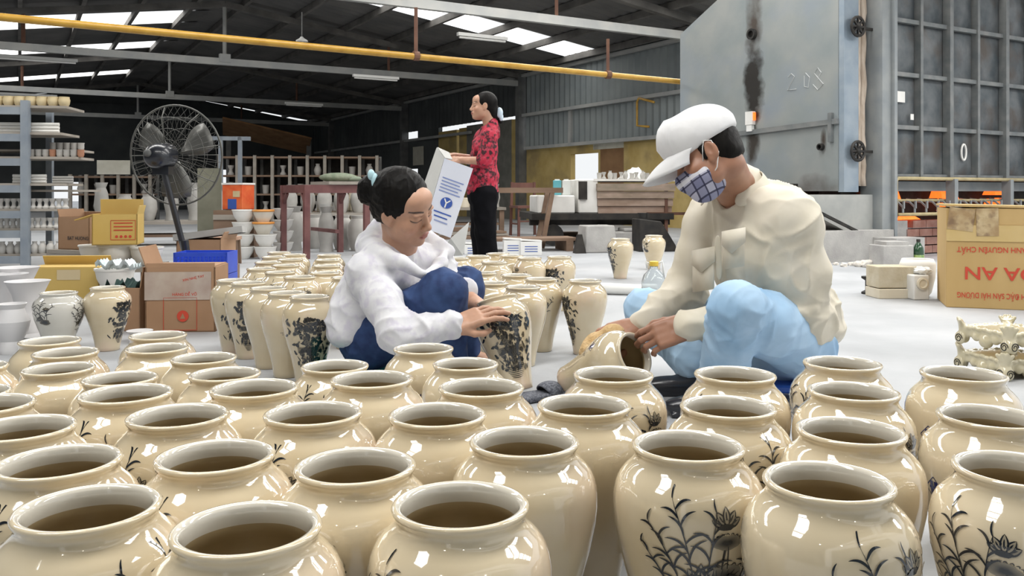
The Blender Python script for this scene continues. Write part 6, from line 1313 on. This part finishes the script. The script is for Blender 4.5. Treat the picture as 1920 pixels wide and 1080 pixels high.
# ---------------------------------------------------------------- standing woman
def standing_woman():
    Y = 7.2; org = V3(-.245, Y, 0); root = person_root('woman in red patterned shirt and black trousers standing, holding a flat carton', org)
    fr = frame((-.245, Y, 1.372), (-.97, -.22, -.02), (.0, .0, 1)); q = lambda x, y, dy=0: P(x, y, Y+dy)
    neck = q(918, 236); ls, rs = q(918, 258, -.15), q(905, 258, .15); le, re_ = q(914, 302, -.2), q(896, 300, .2); lw, rw = q(862, 300, -.16), q(850, 292, .05); pel = q(906, 360); lh, rh = q(908, 365, -.08), q(903, 365, .08)
    lk, rk = q(910, 435, -.08), q(902, 435, .08); la, ra = V3(q(918, 490).x, Y-.06, .07), V3(q(905, 490).x, Y+.1, .07)
    hv, hf = sdf_mesh(head_ops(fr)+[cone(fr.w((0, -.03, -.05)), neck, .05, .052, .02)], .0045, smooth=2); hc = head_color(hv, fr, SKW)
    tv, tf = sdf_mesh(chain([pel, q(906, 300), q(908, 266)], [.085, .08, .075], .05)+chain([ls, le, lw], [.045, .04, .028], .02)+chain([rs, re_, rw], [.045, .04, .028], .02)+chain([lh, lk, la], [.075, .055, .04], .02)+chain([rh, rk, ra], [.075, .055, .04], .02)+chain([ls, neck+V3(0.01, 0, -.07), rs], [.045, .05, .045], .03), .010)
    a1 = sdf_mesh(hand_ops(lw, q(838, 304, -.16)-lw, (.1, -.8, .6), 1, (.5, .55, .6, .6), .05, 1.0, fore=q(880, 302, -.18)), .0045); a2 = sdf_mesh(hand_ops(rw, q(835, 292, .03)-rw, (.0, .3, .95), -1, (.3, .4, .4, .4), .05, 1.0), .0045)
    V, Fc = merge([(hv, hf), (tv, tf), a1, a2]); col = np.concatenate([hc, np.tile(np.array(SKW), (len(tv)+len(a1[0])+len(a2[0]), 1))]); link('body', np_mesh('body', sub(V, org), Fc, m_skin, col), root)
    def HE(c, r, k=.012, sb=False): return ell(c, r, k, sb, fr)
    v, f = sdf_mesh([HE((0, -.028, .036), (.084, .098, .092)), HE((0, -.08, -.05), (.06, .045, .07), .03), HE((0, .118, -.04), (.075, .078, .100), .01, True), HE((.095, .02, -.055), (.04, .045, .06), .01, True), HE((-.095, .02, -.055), (.04, .045, .06), .01, True), cone((0, -.11, -.04), (0, -.15, -.13), .04, .02, .02, fr=fr)], .006); link('hair', np_mesh('hair', sub(v, org), f, m_hair), root)['label'] = 'black hair tied at the nape'
    mb = MB(); mb.ball(fr.w((-.03, -.135, -.055))-org, (.03, .025, .045), 10, 8); mb.ball(fr.w((-.02, -.15, -.09))-org, (.02, .02, .035), 10, 8); mb.build('hair_clip', M('white_blue_clip', (.6, .72, .82), rough=.4), root, smooth=True)['label'] = 'white hair bow'
    m_rs = M('red_black_floral', (.035, .004, .008), (.42, .012, .04), scale=26, rough=.75, detail=3, lo=.44, hi=.54, c3=(.5, .05, .09), s3=38)
    so = [ell(q(906, 330), (.125, .17, .17), .05), ell(q(908, 285), (.115, .165, .16), .05), ell(q(905, 358), (.135, .175, .09), .04)]+chain([ls, (ls+le)/2, le+V3(-.02, 0, .01)], [.07, .066, .068], .03)+chain([rs, re_], [.068, .062], .03)+chain([ls, neck+V3(0, 0, -.05), rs], [.06, .075, .06], .03)+[cone(neck+V3(.02, 0, -.03), neck+V3(.01, 0, .015), .065, .058, .01), cone(fr.w((0, -.02, -.06)), neck+V3(-.01, 0, -.02), .055, .05, .01, True)]
    v, f = sdf_mesh(so, .009, cloth_folds(.014, 4, 26)); link('shirt', np_mesh('shirt', sub(v, org), f, m_rs), root)['label'] = 'red and black patterned short-sleeved shirt'
    po = [ell(pel+V3(0, 0, -.03), (.13, .165, .13), .04)]+chain([lh, lk, V3(la.x, la.y, .03)], [.105, .085, .085], .03)+chain([rh, rk, V3(ra.x, ra.y, .03)], [.105, .085, .085], .03)
    v, f = sdf_mesh(po, .010, cloth_folds(.012, 6, 20)); link('trousers', np_mesh('trousers', sub(v, org), f, M('black_trousers', (.004, .004, .005), (.007, .007, .009), scale=10, rough=.9, spec=.1)), root)
    for a in (la, ra): v, f = sdf_mesh([ell(V3(a.x-.06, a.y, .03), (.11, .042, .03), .01)], .008); link('shoe', np_mesh('shoe', sub(v, org), f, m_fanb), root)
    return root
standing_woman()
# the flat carton she holds
FCo = P(850, 400, 6.95); FCt = thing('flat_carton', 'white flattened carton with blue print held by the standing woman', 'carton', FCo)
m_cw = M('white_printed_board', (.62, .65, .74), (.68, .70, .77), scale=3, rough=.6); m_cg = M('grey_board_back', (.48, .48, .46), (.54, .54, .52), scale=4, rough=.8)
TL, TR, BR_, BL = P(834, 297, 6.92), P(887, 316, 6.86), P(845, 446, 6.84), P(796, 428, 6.90)
def panel(name, q4, mat, th=.008, parent=FCt):
    mb = MB(); mb.add([Vector(v)-FCo for v in q4], [(0, 1, 2, 3)]); o = mb.build(name, mat, parent); md = o.modifiers.new('thickness', 'SOLIDIFY'); md.thickness = th; md.offset = -1; return o
panel('front_panel', (BL, BR_, TR, TL), m_cw); panel('side_panel', (P(798, 340, 7.02), BL, TL, P(820, 277, 7.0)), m_cg); panel('bottom_flap', (P(820, 482, 6.95), P(868, 479, 6.9), P(880, 416, 6.95), P(845, 447, 6.86)), m_cg); panel('top_flap', (TL, P(848, 300, 6.92), P(842, 287, 6.98), P(820, 277, 7.0)), m_cg)
def on_panel(u, v, lift=.012):
    a = BL+(BR_-BL)*u; b = TL+(TR-TL)*u; n = (BR_-BL).cross(TL-BL).normalized(); n = n if n.y < 0 else -n; return a+(b-a)*v+n*lift-FCo
def quad_on(name, u0, u1, v0, v1, mat, lift=.011):
    mb = MB(); mb.add([on_panel(u0, v0, lift), on_panel(u1, v0, lift), on_panel(u1, v1, lift), on_panel(u0, v1, lift)], [(0, 1, 2, 3)]); return mb.build(name, mat, FCt)
for k in range(5): quad_on('blue_print_line', .12, .88-.1*(k % 2), .74-.045*k, .755-.045*k, M('pale_blue_print_%d' % k, (.2, .26, .5), rough=.7))
for k, (a, b) in enumerate(((.15, .8), (.2, .7), (.25, .75))): quad_on('blue_print_line', a, b, .27-.06*k, .288-.06*k, m_blueprint if k < 2 else M('pale_blue_print_z', (.25, .3, .5), rough=.7))
ex = (on_panel(1, 0)-on_panel(0, 0)).normalized(); ey = (on_panel(0, 1)-on_panel(0, 0)).normalized(); ey = (ey-ex*ey.dot(ex)).normalized(); c0 = on_panel(.5, .43, .011)
mb = MB(); mb.add([c0]+[c0+ex*.052*math.cos(a)+ey*.045*math.sin(a) for a in np.linspace(0, 2*math.pi, 25)[:-1]], [(0, k+1, (k+1) % 24+1) for k in range(24)]); lg = mb.build('round_logo', m_blueprint, FCt)
c1 = on_panel(.5, .43, .0125)
for a, b, w in (((0, -.04), (0, 0), .012), ((0, -.002), (-.025, .03), .01), ((0, -.002), (.028, .028), .01)):
    d_ = Vector((b[0]-a[0], b[1]-a[1])).normalized(); nx, ny = -d_.y*w/2, d_.x*w/2; mb = MB(); mb.add([c1+ex*(a[0]+nx)+ey*(a[1]+ny), c1+ex*(a[0]-nx)+ey*(a[1]-ny), c1+ex*(b[0]-nx)+ey*(b[1]-ny), c1+ex*(b[0]+nx)+ey*(b[1]+ny)], [(0, 1, 2, 3)]); mb.build('white_branch', m_white, lg)
